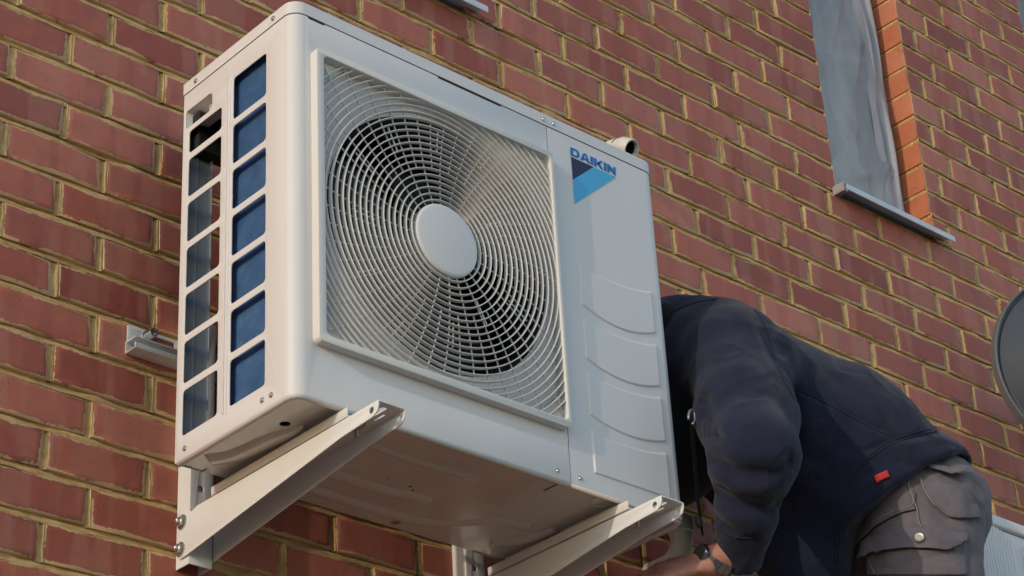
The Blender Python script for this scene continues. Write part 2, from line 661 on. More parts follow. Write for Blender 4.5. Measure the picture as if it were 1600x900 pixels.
def brick_geo(L, H, depth, seed, sides=(0, 0)):
    q = random.Random(seed)
    hx, hz = L / 2, H / 2
    j = lambda s: q.uniform(-s, s)
    out = [(-hx, -hz), (-hx / 3, -hz), (hx / 3, -hz), (hx, -hz), (hx, hz), (hx / 3, hz), (-hx / 3, hz), (-hx, hz)]
    out = [(x + j(0.0010), z + j(0.0014)) for x, z in out]
    for c_ in (0, 3, 4, 7):                       # knocked corners
        if q.random() < 0.35 and not sides[0 if c_ in (0, 7) else 1]:
            k_ = q.uniform(0.0012, 0.0042)
            out[c_] = (out[c_][0] - math.copysign(k_ * q.uniform(0.3, 1), out[c_][0]), out[c_][1] - math.copysign(k_ * q.uniform(0.2, 0.8), out[c_][1]))
    V, E, S = [], [], []
    lev = [(0.0, depth, 1.0), (0.0, 0.0022, 1.0), (0.0022, 0.0, 0.86), (0.011, -0.0003, 0.0)]
    for li, (ins, y, e) in enumerate(lev):
        for k, (x, z) in enumerate(out):
            sx = -1 if x < -hx * 0.9 else (1 if x > hx * 0.9 else 0)
            sz = -1 if z < 0 else 1
            extra = q.uniform(0, 0.0034) if (li == 2 and q.random() < 0.45) else 0.0
            sh = 0.45 if sx else 0
            xx = x - sx * (ins + extra) if sx else x
            V.append((xx, y + (j(0.0004) if li >= 1 else 0), z - sz * (ins + extra)))
            E.append(e)
            S.append(1.0 if (li < 2 and ((sx < 0 and sides[0]) or (sx > 0 and sides[1]))) else 0.0)
    F = []
    for li in range(3):
        for k in range(8):
            a, b = li * 8 + k, li * 8 + (k + 1) % 8
            F.append((a, b, b + 8, a + 8))
    o = 24
    F += [(o, o + 1, o + 6, o + 7), (o + 1, o + 2, o + 5, o + 6), (o + 2, o + 3, o + 4, o + 5)]
    return V, F, E, S


def brick_mesh(name, V, F, E, S, Rn=None):
    me = bpy.data.meshes.new(name)
    me.from_pydata(V, [], F)
    for nm, arr in (("edge", E), ("side", S)) + ((("rnd", Rn),) if Rn is not None else ()):
        a = me.attributes.new(nm, 'FLOAT', 'POINT')
        a.data.foreach_set("value", arr)
    me.polygons.foreach_set("use_smooth", [True] * len(me.polygons))
    me.set_sharp_from_angle(angle=R(50))
    me.materials.append(M_BRICK)
    me.update()
    return me


BRICKS = []      # (x0, x1, r, opening left, opening right)
for r in range(-34, 52):
    for (a, b, per, ol, orr) in row_segments(r):
        xs = [a] + per + [b]
        for k in range(len(xs) - 1):
            l_open = ol and k == 0
            r_open = orr and k == len(xs) - 2
            x0 = xs[k] + (0 if l_open else JP)
            x1 = xs[k + 1] - (0 if r_open else JP)
            BRICKS.append((x0, x1, r, l_open, r_open))


def brick_area(bk):
    x0, x1, r, _, _ = bk
    z = row_z(r)
    h = CH / 2 - JB
    tot = vis = 0
    for i in range(5):
        for k in (-1, 0, 1):
            p = (x0 + (x1 - x0) * i / 4, 0, z + h * k)
            u, v = to_px(p)
            if -4 < u < 1028 and -4 < v < 580 and not hidden_by_unit(p):
                vis += 1
            tot += 1
    if not vis:
        return 0
    c = [to_px((x, 0, zz)) for x, zz in ((x0, z - h), (x1, z - h), (x1, z + h), (x0, z + h))]
    ar = 0.5 * abs(sum(c[i][0] * c[(i + 1) % 4][1] - c[(i + 1) % 4][0] * c[i][1] for i in range(4)))
    return ar * vis / tot


order = sorted(range(len(BRICKS)), key=lambda i: -brick_area(BRICKS[i]))
single = [i for i in order[:300] if brick_area(BRICKS[i]) > 0]
single_set = set(single)

# mortar: backing sheets, bed and perpend joints with a hollow tooled profile
MV, MF = [], []
mr = random.Random(5)


def mquad(a, b, c, d):
    o = len(MV)
    MV.extend([a, b, c, d])
    MF.append((o, o + 1, o + 2, o + 3))


def mgrid(rows):
    o = len(MV)
    n = len(rows[0])
    for rw in rows:
        MV.extend(rw)
    for i in range(len(rows) - 1):
        for k in range(n - 1):
            MF.append((o + i * n + k, o + i * n + k + 1, o + (i + 1) * n + k + 1, o + (i + 1) * n + k))


def smooth_noise(n, amp, step=3):
    ctl = [mr.gauss(0, amp) for _ in range(n // step + 3)]
    return [ctl[i // step] * (1 - (i % step) / step) + ctl[i // step + 1] * ((i % step) / step) for i in range(n)]


def bed(xa, xb, z, fine):
    st = 0.012 if fine else 0.4
    n = max(2, int((xb - xa) / st) + 1)
    d1, d2, d3 = smooth_noise(n, 0.0009), smooth_noise(n, 0.0015, 4), smooth_noise(n, 0.0016, 4)
    rows = []
    for i in range(n):
        x = xa + (xb - xa) * i / (n - 1)
        g = lambda s: mr.gauss(0, s) if fine else 0
        h = JB
        rows.append([(x, 0.0085 + d1[i], z + h + 0.0022),
                     (x, 0.0074 + d1[i] + g(.0004), z + h - 0.0010 + d3[i] * 0.3),
                     (x, 0.0052 + d2[i] + g(.0005), z + h * 0.30 + d3[i]),
                     (x, 0.0026 + d2[i] + g(.0005), z - h * 0.35 + d3[i]),
                     (x, 0.0003 + d1[i] * 0.6 + g(.0004), z - h + 0.0004 + d3[i] * 0.5),
                     (x, 0.0008 + d1[i] * 0.6, z - h - 0.0024 + g(.0006))])
    mgrid(rows)


def perpend(x, z, fine):
    n = 6 if fine else 2
    h = CH / 2 - JB + 0.001
    rows = []
    dd = mr.gauss(0, 0.0008)
    for i in range(n):
        zz = z - h + 2 * h * i / (n - 1)
        g = lambda s: mr.gauss(0, s) if fine else 0
        rows.append([(x - JP - 0.0022, 0.0038, zz), (x - JP + 0.0006 + g(.0006), 0.0040 + dd + g(.0006), zz),
                     (x - JP * 0.25 + g(.0006), 0.0046 + dd + g(.0007), zz), (x + JP * 0.35 + g(.0008), 0.0032 + dd + g(.0007), zz),
                     (x + JP - 0.0004 + g(.0006), 0.0006 + g(.0003), zz), (x + JP + 0.0022, 0.0018, zz)])
    mgrid(rows)


for r in range(-34, 52):
    z = row_z(r)
    fine_r = -22 <= r <= 18
    segs = row_segments(r)
    for (a, b, per, ol, orr) in segs:
        mquad((a, 0.012, z - CH / 2), (b, 0.012, z - CH / 2), (b, 0.012, z + CH / 2), (a, 0.012, z + CH / 2))
        for x in per:
            perpend(x, z, fine_r and -0.5 < x < 3.1)
    # the bed below row r
    below = row_segments(r + 1) if (WR0 <= r + 1 <= WR1) else [(XL, XR, [], 0, 0)]
    use = segs if (WR0 <= r <= WR1 and WR0 <= r + 1 <= WR1) else [(XL, XR, [], 0, 0)]
    for sg in use:
        a, b = sg[0], sg[1]
        pts = [a] + [x for x in (-0.5, 3.1) if a < x < b] + [b]
        for p0, p1 in zip(pts, pts[1:]):
            bed(p0, p1, z - CH / 2, fine_r and p0 >= -0.51 and p1 <= 3.11)
zb, zt = row_z(WR1) - CH / 2, row_z(WR0) + CH / 2
for (a, b) in WINS:
    for x, s in ((a, -1), (b, 1)):
        xx = x + s * 0.0038
        mquad((xx, -0.0, zb), (xx, 0.13, zb), (xx, 0.13, zt), (xx, -0.0, zt))
    mquad((a, 0.0, zt + 0.001), (b, 0.0, zt + 0.001), (b, 0.13, zt + 0.001), (a, 0.13, zt + 0.001))
    mquad((a, 0.0, zb - 0.001), (b, 0.0, zb - 0.001), (b, 0.13, zb - 0.001), (a, 0.13, zb - 0.001))
wall = mesh("wall", MV, MF, M_MORTAR, bld, auto=60)
# structural core behind the bricks, with the window openings left free
CV = []
core_parts = []


def core(a, b):
    v = [(a[0], a[1], a[2]), (b[0], a[1], a[2]), (b[0], b[1], a[2]), (a[0], b[1], a[2]),
         (a[0], a[1], b[2]), (b[0], a[1], b[2]), (b[0], b[1], b[2]), (a[0], b[1], b[2])]
    core_parts.append((v, [(0, 3, 2, 1), (4, 5, 6, 7), (0, 1, 5, 4), (1, 2, 6, 5), (2, 3, 7, 6), (3, 0, 4, 7)]))


core((XL, 0.106, 0), (XR, 0.3, zb - 0.002))
core((XL, 0.106, zt + 0.002), (XR, 0.3, row_z(-34) + CH / 2))
cuts = [XL] + [v for w in WINS for v in w] + [XR]
for k in range(0, len(cuts), 2):
    core((cuts[k] + (0.002 if k else 0), 0.106, zb - 0.002), (cuts[k + 1] - (0.002 if k < 6 else 0), 0.3, zt + 0.002))
cv, cf = join_geo(core_parts)
mesh("inner_wall", cv, cf, M_MORTAR, bld)

cache = {}
FV, FF, FE, FS, FR = [], [], [], [], []
for i, (x0, x1, r, lo, ro) in enumerate(BRICKS):
    L = x1 - x0
    q = random.Random(i * 31 + 7)
    H = CH - 2 * JB
    cx, cz = (x0 + x1) / 2, row_z(r)
    dy = q.uniform(-0.0011, 0.0009)
    rx, rz = q.gauss(0, R(0.28)), q.gauss(0, R(0.25))
    ry = q.gauss(0, R(0.18))
    depth = 0.1025 if (lo or ro) else 0.04
    if i in single_set:
        key = (round(L / 0.008), q.randrange(9), lo, ro)
        if key not in cache:
            cache[key] = (brick_mesh("brick", *brick_geo(L, H, depth, hash(key) & 0xffff, (lo, ro))), L)
        me, L0 = cache[key]
        o = bpy.data.objects.new("brick", me)
        COL.objects.link(o)
        o.parent = wall
        o.location = (cx, dy, cz)
        o.rotation_euler = (rx, ry, 0 if (lo or ro) else rz)
        o.scale = (L / L0, 1, 1)
    else:
        V, F, E, S = brick_geo(L, H, depth, i & 63, (lo, ro))
        mt = Matrix.Translation((cx, dy, cz)) @ Matrix.Rotation(rz, 4, 'Z') @ Matrix.Rotation(ry, 4, 'Y') @ Matrix.Rotation(rx, 4, 'X')
        b0 = len(FV)
        FV += [tuple(mt @ Vector(v)) for v in V]
        FF += [tuple(k + b0 for k in f) for f in F]
        FE += E
        FS += S
        FR += [q.random()] * len(V)
rest = bpy.data.objects.new("remaining_bricks", brick_mesh("remaining_bricks", FV, FF, FE, FS, FR))
COL.objects.link(rest)
rest.parent = wall
tag(rest, kind="stuff")


# windows with protective film, standing back in the reveals
def window(x0, x1, seed):
    q = random.Random(seed)
    y0 = 0.078
    loops = [rrect(x0 + 0.001, zb + 0.001, x1 - 0.001, zt - 0.001, 0), rrect(x0 + 0.045, zb + 0.05, x1 - 0.045, zt - 0.05, 0.002)]
    fr = plate("window", loops, 0, lambda a, b, t: (a, y0 + 0.025 + t * 0.025, b), M_UPVC, bld)
    pane = mesh("pane", [(x0 + 0.04, y0 + 0.03, zb + 0.045), (x1 - 0.04, y0 + 0.03, zb + 0.045), (x1 - 0.04, y0 + 0.03, zt - 0.045), (x0 + 0.04, y0 + 0.03, zt - 0.045),
                         (x0 + 0.04, y0 + 0.04, zb + 0.045), (x1 - 0.04, y0 + 0.04, zb + 0.045), (x1 - 0.04, y0 + 0.04, zt - 0.045), (x0 + 0.04, y0 + 0.04, zt - 0.045)],
                [(0, 1, 2, 3), (7, 6, 5, 4), (0, 4, 5, 1), (1, 5, 6, 2), (2, 6, 7, 3), (3, 7, 4, 0)], M_GLASS, fr)
    # loose film taped over the frame
    nx, nz = 46, 130
    creases = []
    for k in range(22):
        cx = x0 + (x1 - x0) * (0.30 + 0.6 * q.random())
        cz = zb + (zt - zb) * q.random()
        an = R(q.uniform(65, 112) if k < 14 else q.uniform(15, 60))
        creases.append((cx, cz, math.cos(an), math.sin(an), q.uniform(0.10, 0.30), q.uniform(0.006, 0.016), q.uniform(0.007, 0.020)))
    v, f = [], []
    for i in range(nz):
        for k in range(nx):
            x = x0 + 0.004 + (x1 - x0 - 0.045) * k / (nx - 1)
            z = zb + 0.012 + (zt - zb - 0.02) * i / (nz - 1)
            y = y0 - 0.010
            for (cx, cz, ca, sa, ln, am, wd) in creases:
                u, w = (x - cx) * ca + (z - cz) * sa, -(x - cx) * sa + (z - cz) * ca
                y -= am * math.exp(-(u / ln) ** 2) * math.exp(-abs(w) / wd)
            y += 0.0025 * math.sin(9 * z + 14 * x) * (k / nx)
            v.append((x, y, z))
    for i in range(nz - 1):
        for k in range(nx - 1):
            a = i * nx + k
            f.append((a, a + 1, a + nx + 1, a + nx))
    mesh("protective_film", v, f, M_FILM, fr, smooth=True)
    # bunched wrap along the jamb
    nx, nz = 22, 150
    v, f = [], []
    for i in range(nz):
        z = zb + 0.01 + (zt - zb - 0.02) * i / (nz - 1)
        wob = 0.004 * math.sin(7.3 * z + seed) + 0.002 * math.sin(17 * z)
        for k in range(nx):
            s = k / (nx - 1)
            x = x1 - 0.092 + wob * (1 - s) + 0.072 * s
            y = y0 - 0.012 - 0.016 * math.sin(math.pi * s) - 0.006 * math.sin(3.2 * math.pi * s + 4 * z + 1.5 * math.sin(6 * z)) - 0.0035 * math.sin(11 * s + 15 * z)
            v.append((x, y, z))
    for i in range(nz - 1):
        for k in range(nx - 1):
            a = i * nx + k
            f.append((a, a + 1, a + nx + 1, a + nx))
    mesh("bunched_wrap", v, f, M_WRAP, fr, smooth=True)
    # black gasket and pale sealant bead between the frame and the jamb
    for nm, xa, xb, mm in (("gasket", x1 - 0.0165, x1 - 0.0095, M_RUBBER), ("sealant_bead", x1 - 0.0092, x1 - 0.0015, M_SILL)):
        box(nm, (xa, y0 - 0.006, zb + 0.03), (xb, y0 + 0.004, zt - 0.005), mm, fr, 0.0015, 1)
    # pressed aluminium sill
    prof = [(0.075, 0.030), (-0.030, 0.0095), (-0.0335, 0.0075), (-0.0345, 0.0050), (-0.0345, -0.0085), (-0.0325, -0.0090), (-0.0325, 0.0030), (-0.030, 0.0060), (0.075, 0.025)]
    sx0, sx1 = x0 - 0.004, x1 + 0.036
    v = [(x, y, zb + 0.004 + z) for x in (sx0, sx1) for (y, z) in prof]
    n = len(prof)
    f = [(k, (k + 1) % n, n + (k + 1) % n, n + k) for k in range(n)] + [tuple(range(n - 1, -1, -1)), tuple(range(n, 2 * n))]
    sl = mesh("sill", v, f, M_SILL, fr, auto=30)
    bm = bmesh.new()
    for k in range(3):
        bm_box(bm, (sx0 - 0.012 + 0.006 * k, -0.033, zb - 0.010), (sx0 - 0.009 + 0.006 * k, 0.0, zb + 0.014), 0.0006, 1)
    bm_box(bm, (sx0 - 0.013, -0.028, zb - 0.007), (sx0 + 0.006, 0.0, zb + 0.011))
    bm_obj("sill_end_cap", bm, M_UPVC, fr)
    return fr


for k, (a, b) in enumerate(WINS):
    window(a, b, 3 + k)

# small plastic overflow pipe leaving the wall above the unit
ov = empty("overflow_pipe", (1.128, 0.0, 4.117), "short white plastic overflow elbow above the right end of the big unit", "pipe")
c0 = Vector((1.128, 0.0, 4.117))
d1 = Vector((0, -1, 0))
d2 = Vector((0.10, -0.80, -0.58)).normalized()
pts = [c0 + Vector((0, 0.02, 0)), c0 + d1 * 0.022]
for k in range(1, 6):
    pts.append(pts[-1] + (d1.lerp(d2, k / 5)).normalized() * 0.007)
v1, f1 = tube_geo(pts, 0.0165, 24, False)
mesh("pipe", v1, f1, M_PVC, ov, smooth=True)
e0 = pts[-1]
v1, f1 = lathe_geo([(-0.004, 0.0165), (-0.003, 0.0205), (0.0, 0.0215), (0.026, 0.0215), (0.028, 0.0205), (0.0275, 0.0175), (0.020, 0.0165), (-0.02, 0.0160)], e0, d2, 32, True)
mesh("socket", v1, f1, M_PVC, ov, auto=40)
v1, f1 = lathe_geo([(-0.021, 0.0), (-0.020, 0.0161), (0.019, 0.0161)], e0, d2, 24, True)
mesh("bore_shade", v1, f1, M_DARK, ov, smooth=True)  # black lining in place of the shade inside the white pipe

# grey satellite dish at the right edge
DISH_N = Vector((-0.50, -0.86, -0.05)).normalized()
DC = Vector((2.365, -0.30, 3.862))
dish = empty("satellite_dish", (2.42, 0.0, 3.80), "round dark grey satellite dish on the wall above the second air conditioner", "satellite dish")
RD = 0.236
prof = [(-0.030, 0.0)] + [(-0.030 + 0.034 * (q_ / 10) ** 2, RD * 0.93 * q_ / 10) for q_ in range(1, 11)]
v1, f1 = lathe_geo(prof, DC, DISH_N, 72)
mesh("reflector", v1, f1, M_DISH, dish, smooth=True)
prof = [(0.004, RD * 0.93), (-0.004, RD * 0.945), (-0.004, RD * 0.965), (0.010, RD * 0.975), (0.012, RD * 0.99), (0.009, RD), (-0.016, RD), (-0.018, RD * 0.985), (-0.014, RD * 0.96), (-0.036, RD * 0.5), (-0.042, 0.02)]
v1, f1 = lathe_geo(prof, DC, DISH_N, 72, True)
mesh("rim", v1, f1, M_DISHRIM, dish, auto=35)
v1, f1 = tube_geo([DC - DISH_N * 0.04, DC - DISH_N * 0.09, (DC.x + 0.30, -0.06, DC.z + 0.05), (DC.x + 0.30, 0.0, DC.z + 0.05)], 0.018, 14)
mesh("mast", v1, f1, M_GALV, dish, smooth=True)
box("wall_plate", (DC.x + 0.25, -0.008, DC.z - 0.03), (DC.x + 0.36, 0.0, DC.z + 0.13), M_GALV, dish, 0.002)

# ------------------------------------------------------------------ main air conditioner outdoor unit
ac = empty("air_conditioner", (0.4, -0.27, 3.006), "large ivory outdoor air conditioner with round fan grille on wall brackets", "air conditioner")
RC = 0.024          # corner radius
LIDZ = 3.7215
TH = 0.0008         # half sheet thickness
# left flank with two columns of openings
bars = [3.5905 - 0.085 * k for k in range(6)]
HB_ = 0.0062
loops = [rrect(FY + RC, UZ0, BY, LIDZ - 0.0012, 0)]


def col_openings(y0, y1, ztop, zbot):
    edges = [ztop] + [e for b in bars for e in (b + HB_, b - HB_)] + [zbot]
    return [rrect(y0, edges[k + 1], y1, edges[k], 0.0065) for k in range(0, len(edges), 2)]


loops += col_openings(-0.3520, -0.2625, 3.678, 3.082)
loops += col_openings(-0.2305, -0.1385, 3.640, 3.082)
handle_hole = rrect(-0.2030, 3.650, -0.1275, 3.685, [0.012, 0.004, 0.004, 0.010])
loops.append(handle_hole)
flank = plate_mesh(loops, 0, lambda a, b, t: (TH + t * TH, a, b), 0.0004)
# front sheet with the fan opening, and the rounded corner between the two
SPLIT = 0.5455
GX0, GX1, GZ0, GZ1 = 0.0345, 0.5405, 3.1305, 3.6575
front = plate_mesh([rrect(UX0 + RC, UZ0, SPLIT - 0.0009, LIDZ - 0.0012, 0), rrect(GX0 + 0.008, GZ0 + 0.008, GX1 - 0.006, GZ1 - 0.008, 0.012)], 0,
                   lambda a, b, t: (a, FY + TH + t * TH, b), 0.0003)
cv, cf = [], []
nc = 12
for k in range(nc + 1):
    t = R(180 + 90 * k / nc)
    for z in (UZ0, LIDZ - 0.0012):
        cv.append((UX0 + RC + RC * math.cos(t), FY + RC + RC * math.sin(t), z))
for k in range(nc + 1):
    t = R(180 + 90 * k / nc)
    for z in (UZ0, LIDZ - 0.0012):
        cv.append((UX0 + RC + (RC - 2 * TH) * math.cos(t), FY + RC + (RC - 2 * TH) * math.sin(t), z))
for k in range(nc):
    a = 2 * k
    cf.append((a, a + 2, a + 3, a + 1))
    b = 2 * (nc + 1) + 2 * k
    cf.append((b, b + 1, b + 3, b + 2))
    cf.append((a, b, b + 2, a + 2))
    cf.append((a + 1, a + 3, b + 3, b + 1))
bm = bmesh.new()
bm.from_mesh(flank)
bm.from_mesh(front)
tmp = bpy.data.meshes.new("corner")
tmp.from_pydata(cv, [], cf)
bm.from_mesh(tmp)
bmesh.ops.remove_doubles(bm, verts=bm.verts, dist=1e-5)
shell = bm_obj("casing", bm, M_PAINT, ac, auto=35)
# raised bead framing the rear column of openings, and the vertical rib between the columns
bm = bmesh.new()
bm_box(bm, (-0.0022, -0.2485, 3.076), (0.0006, -0.2455, 3.690), 0.0008, 2)
bm_box(bm, (-0.0012, -0.2560, 3.074), (0.0006, -0.2535, 3.692), 0.0006, 2)
bm_obj("flank_rib", bm, M_PAINT, shell, auto=40)
# recessed hand grip
hp = [(y, z) for (y, z) in handle_hole]
v = [(0.0016, y, z) for y, z in hp] + [(0.030, y * 0.86 + -0.164 * 0.14, z * 0.80 + 3.676 * 0.20) for y, z in hp]
n = len(hp)
f = [(k, (k + 1) % n, n + (k + 1) % n, n + k) for k in range(n)] + [tuple(range(n, 2 * n))]
grip = mesh("hand_grip", v, f, M_GUARD, shell, auto=40)
bm = bmesh.new()
for k in range(7):
    y = -0.199 + 0.004 * k
    bm_box(bm, (0.015, y, 3.664), (0.026, y + 0.0016, 3.680))
bm_obj("grip_ribs", bm, M_GUARD, shell)

# service panel on the right with four pressed scales
nx, nz = 210, 460
X0, X1 = SPLIT + 0.0009, UX1
SC = [(3.4615, 3.3850, 0.0185), (3.3570, 3.2825, 0.0165), (3.2560, 3.1785, 0.0140), (3.1520, 3.0745, 0.0)]


def emboss(x, z):
    h = 0.0
    for (zt_, zb_, sag) in SC:
        u = (x - 0.599) / (0.7715 - 0.599)
        dl = (x - 0.599)
        dr = (0.7715 - x)
        s = 4 * u * (1 - u) if 0 < u < 1 else 0.0
        zbot = zb_ - sag * s * (1.0 if sag else 0)
        ztop = zt_ - 0.012 * s - 0.010 * max(0, 0.5 - u)
        d = min(dl, dr, z - zbot, (ztop - z) * 0.55 + 0.002)
        tt = min(1.0, max(0.0, d / 0.0020 + 0.5))
        h = max(h, tt * tt * (3 - 2 * tt))
    return h * 0.0024


def panel_y(x, z):
    y = FY
    dx = x - (X1 - RC)
    if dx > 0:
        y = FY + RC - math.sqrt(max(0.0, RC * RC - dx * dx))
    return y - emboss(x, z)


xs = [X0 + (X1 - RC - X0) * k / (nx - 14) for k in range(nx - 13)] + [X1 - RC + RC * math.sin(R(90 * k / 13)) for k in range(1, 14)]
zs = [UZ0 + (LIDZ - 0.0012 - UZ0) * k / (nz - 1) for k in range(nz)]
nxs = len(xs)
v = [(x, panel_y(x, z), z) for z in zs for x in xs]
f = [(i * nxs + k, i * nxs + k + 1, (i + 1) * nxs + k + 1, (i + 1) * nxs + k) for i in range(nz - 1) for k in range(nxs - 1)]
o0 = len(v)
# folded returns: split edge and the right flank
v += [(X0, FY, UZ0), (X0, FY + 0.012, UZ0), (X0, FY + 0.012, LIDZ - 0.0012), (X0, FY, LIDZ - 0.0012)]
f.append((o0, o0 + 3, o0 + 2, o0 + 1))
v += [(X1, FY + RC, UZ0), (X1, BY, UZ0), (X1, BY, LIDZ - 0.0012), (X1, FY + RC, LIDZ - 0.0012)]
f.append((o0 + 4, o0 + 5, o0 + 6, o0 + 7))
service = mesh("service_panel", v, f, M_PAINT, ac, auto=45)

# lid with rounded front corners
out = rrect(UX0 - 0.0012, FY - 0.0012, UX1 + 0.0012, BY + 0.004, [RC + 0.001, RC + 0.001, 0.004, 0.004], 10)
bm = bmesh.new()
lo = [bm.verts.new((x, y, LIDZ + 0.0004)) for x, y in out]
hi = [bm.verts.new((x, y, UZ1 + 0.0012)) for x, y in out]
cx_, cy_ = 0.405, -0.27
to = [bm.verts.new((cx_ + (x - cx_) * 0.996, cy_ + (y - cy_) * 0.988, UZ1 + 0.0035)) for x, y in out]
m_ = len(out)
for k in range(m_):
    j2 = (k + 1) % m_
    bm.faces.new((lo[k], lo[j2], hi[j2], hi[k]))
    bm.faces.new((hi[k], hi[j2], to[j2], to[k]))
bm.faces.new(to)
bm.faces.new(list(reversed(lo)))
lid = bm_obj("lid", bm, M_PAINT, ac, auto=30)
# black strips stand in for shaded gaps in the seam under the lid
for a, b in ((0.030, 0.062), (0.30, 0.44)):
    box("seam_shade_strip", (a, FY - 0.0003, LIDZ - 0.0040), (b, FY + 0.004, LIDZ - 0.0004), M_DARK, lid)

# base pan with drain holes, rim and pressed ridges
holes = [circle2(0.0555, -0.3264, 0.0085), circle2(0.418, -0.1390, 0.0085), rrect(0.530, -0.412, 0.534, -0.372, 0.0018), circle2(0.30, -0.265, 0.0022, 10), circle2(0.348, -0.262, 0.003, 10), circle2(0.360, -0.254, 0.003, 10)]
base = plate("base_pan", [rrect(UX0 + 0.0018, FY + 0.0018, UX1 - 0.0018, BY - 0.0005, [RC - 0.002, RC - 0.002, 0.004, 0.004], 10)] + holes, 0,
             lambda a, b, t: (a, b, UZ0 + 0.0024 + t * 0.0008), M_PAN, ac, 0.0003)
box("pan_shade_sheet", (0.01, FY + 0.03, UZ0 + 0.012), (0.80, BY - 0.01, UZ0 + 0.016), M_DARK, base)  # black sheet that gives the drain holes their shade

# rolled lower edge of the casing
lip = [(0.0058, BY - 0.004, UZ0 + 0.0006)] + [(0.0058, FY + RC, UZ0 + 0.0006)]
lip += [(RC + (RC - 0.0058) * math.cos(R(180 + 90 * k / 8)), FY + RC + (RC - 0.0058) * math.sin(R(180 + 90 * k / 8)), UZ0 + 0.0006) for k in range(1, 9)]
lip += [(0.2, FY + 0.0058, UZ0 + 0.0006), (SPLIT - 0.001, FY + 0.0058, UZ0 + 0.0006)]
mesh("rolled_edge", *tube_geo(lip, 0.0056, 14), M_PAINT, ac, smooth=True)
mesh("rolled_edge", *tube_geo([(SPLIT + 0.001, FY + 0.0058, UZ0 + 0.0006), (0.78, FY + 0.0058, UZ0 + 0.0006), (0.797, FY + 0.0105, UZ0 + 0.0006), (UX1 - 0.006, FY + 0.026, UZ0 + 0.0006), (UX1 - 0.006, BY - 0.01, UZ0 + 0.0006)], 0.0056, 14), M_PAINT, ac, smooth=True)


def ridge(pts, w, h):
    """Low rounded ridge pressed downwards out of the base pan."""
    V, F = [], []
    prof = [(-1, 0), (-0.75, 0.35), (-0.35, 0.9), (0, 1), (0.35, 0.9), (0.75, 0.35), (1, 0)]
    P = [Vector(p) for p in pts]
    for i, p in enumerate(P):
        d = (P[min(i + 1, len(P) - 1)] - P[max(0, i - 1)]).normalized()
        nrm = Vector((-d.y, d.x))
        k = 0.12 if i in (0, len(P) - 1) else 1.0
        for s, g in prof:
            q = p + nrm * s * w
            V.append((q.x, q.y, UZ0 + 0.0018 - g * h * k))
    n_ = len(prof)
    for i in range(len(P) - 1):
        for k in range(n_ - 1):
            a = i * n_ + k
            F.append((a, a + 1, a + 1 + n_, a + n_))
    return V, F


def curve2(pts, n=10):
    out_ = []
    P = [pts[0]] + list(pts) + [pts[-1]]
    for i in range(1, len(P) - 2):
        for k in range(n):
            t = k / n
            a, b, c, d = (Vector(P[i + q]) for q in (-1, 0, 1, 2))
            out_.append(0.5 * ((2 * b) + (c - a) * t + (2 * a - 5 * b + 4 * c - d) * t * t + (3 * b - a - 3 * c + d) * t ** 3))
    out_.append(Vector(pts[-1]))
    return out_


rid = [([(0.20, -0.345), (0.30, -0.338), (0.42, -0.345)], 0.010, 0.004), ([(0.19, -0.23), (0.30, -0.225), (0.41, -0.235)], 0.016, 0.005),
       ([(0.20, -0.165), (0.33, -0.16), (0.47, -0.17), (0.55, -0.235), (0.61, -0.25)], 0.015, 0.005),
       ([(0.60, -0.165), (0.64, -0.20), (0.66, -0.27)], 0.018, 0.005), ([(0.035, -0.16), (0.06, -0.20), (0.075, -0.28), (0.10, -0.33)], 0.022, 0.007),
       ([(0.10, -0.395), (0.14, -0.39), (0.17, -0.375)], 0.012, 0.004), ([(0.49, -0.385), (0.50, -0.34), (0.51, -0.29)], 0.008, 0.003)]
V_, F_ = join_geo([ridge(curve2(p), w, h) for p, w, h in rid])
mesh("pressed_ridges", V_, F_, M_PAN, base, smooth=True)
v1, f1 = lathe_geo([(0.0, 0.0205), (0.0018, 0.0195), (0.0020, 0.018), (0.0008, 0.0165)], (0.636, -0.396, UZ0 + 0.0018), (0, 0, -1), 32, True)
mesh("knockout_ring", v1, f1, M_PAN, base, smooth=True)

# interior: rear frame, blue coil, fan shroud, fan
bm = bmesh.new()
bm_box(bm, (0.0018, BY - 0.0015, UZ0), (0.052, BY, LIDZ))
bm_box(bm, (0.050, BY - 0.012, UZ0), (0.0515, BY, LIDZ))
bm_box(bm, (0.026, BY - 0.0045, UZ0), (0.029, BY - 0.0015, LIDZ), 0.001)
bm_box(bm, (0.0018, BY - 0.03, LIDZ - 0.03), (0.81, BY, LIDZ - 0.001))
bm_box(bm, (0.60, BY - 0.002, UZ0), (0.81, BY, LIDZ))
bm_obj("rear_frame", bm, M_GREYIN, ac)
box("corner_dark_block", (0.012, -0.150, 3.606), (0.090, BY - 0.003, 3.68), M_DARK, ac)  # plain dark block behind the top rear opening
bm = bmesh.new()
bm_box(bm, (0.013, -0.400, UZ0 + 0.02), (0.046, -0.2460, LIDZ - 0.008), 0.002)
coil = bm_obj("coil", bm, M_COIL, ac)
# fin lines along the coil's outer face and end
bm = bmesh.new()
zf = UZ0 + 0.022
while zf < LIDZ - 0.012:
    bm_box(bm, (0.0124, -0.398, zf), (0.0132, -0.2458, zf + 0.0010))
    zf += 0.0044
for k in range(5):
    bm_box(bm, (0.014 + 0.0066 * k, -0.2460, UZ0 + 0.02), (0.0165 + 0.0066 * k, -0.2436, LIDZ - 0.008))
fins = bm_obj("fin_edges", bm, M_COIL, coil)
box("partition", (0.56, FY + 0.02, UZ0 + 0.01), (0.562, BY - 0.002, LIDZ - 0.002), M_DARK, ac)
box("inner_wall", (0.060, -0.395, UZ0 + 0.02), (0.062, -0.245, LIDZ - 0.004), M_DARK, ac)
box("fan_well_shade", (0.062, -0.247, UZ0 + 0.02), (0.56, -0.245, LIDZ - 0.004), M_DARK, ac)  # black sheet that puts shade behind the fan

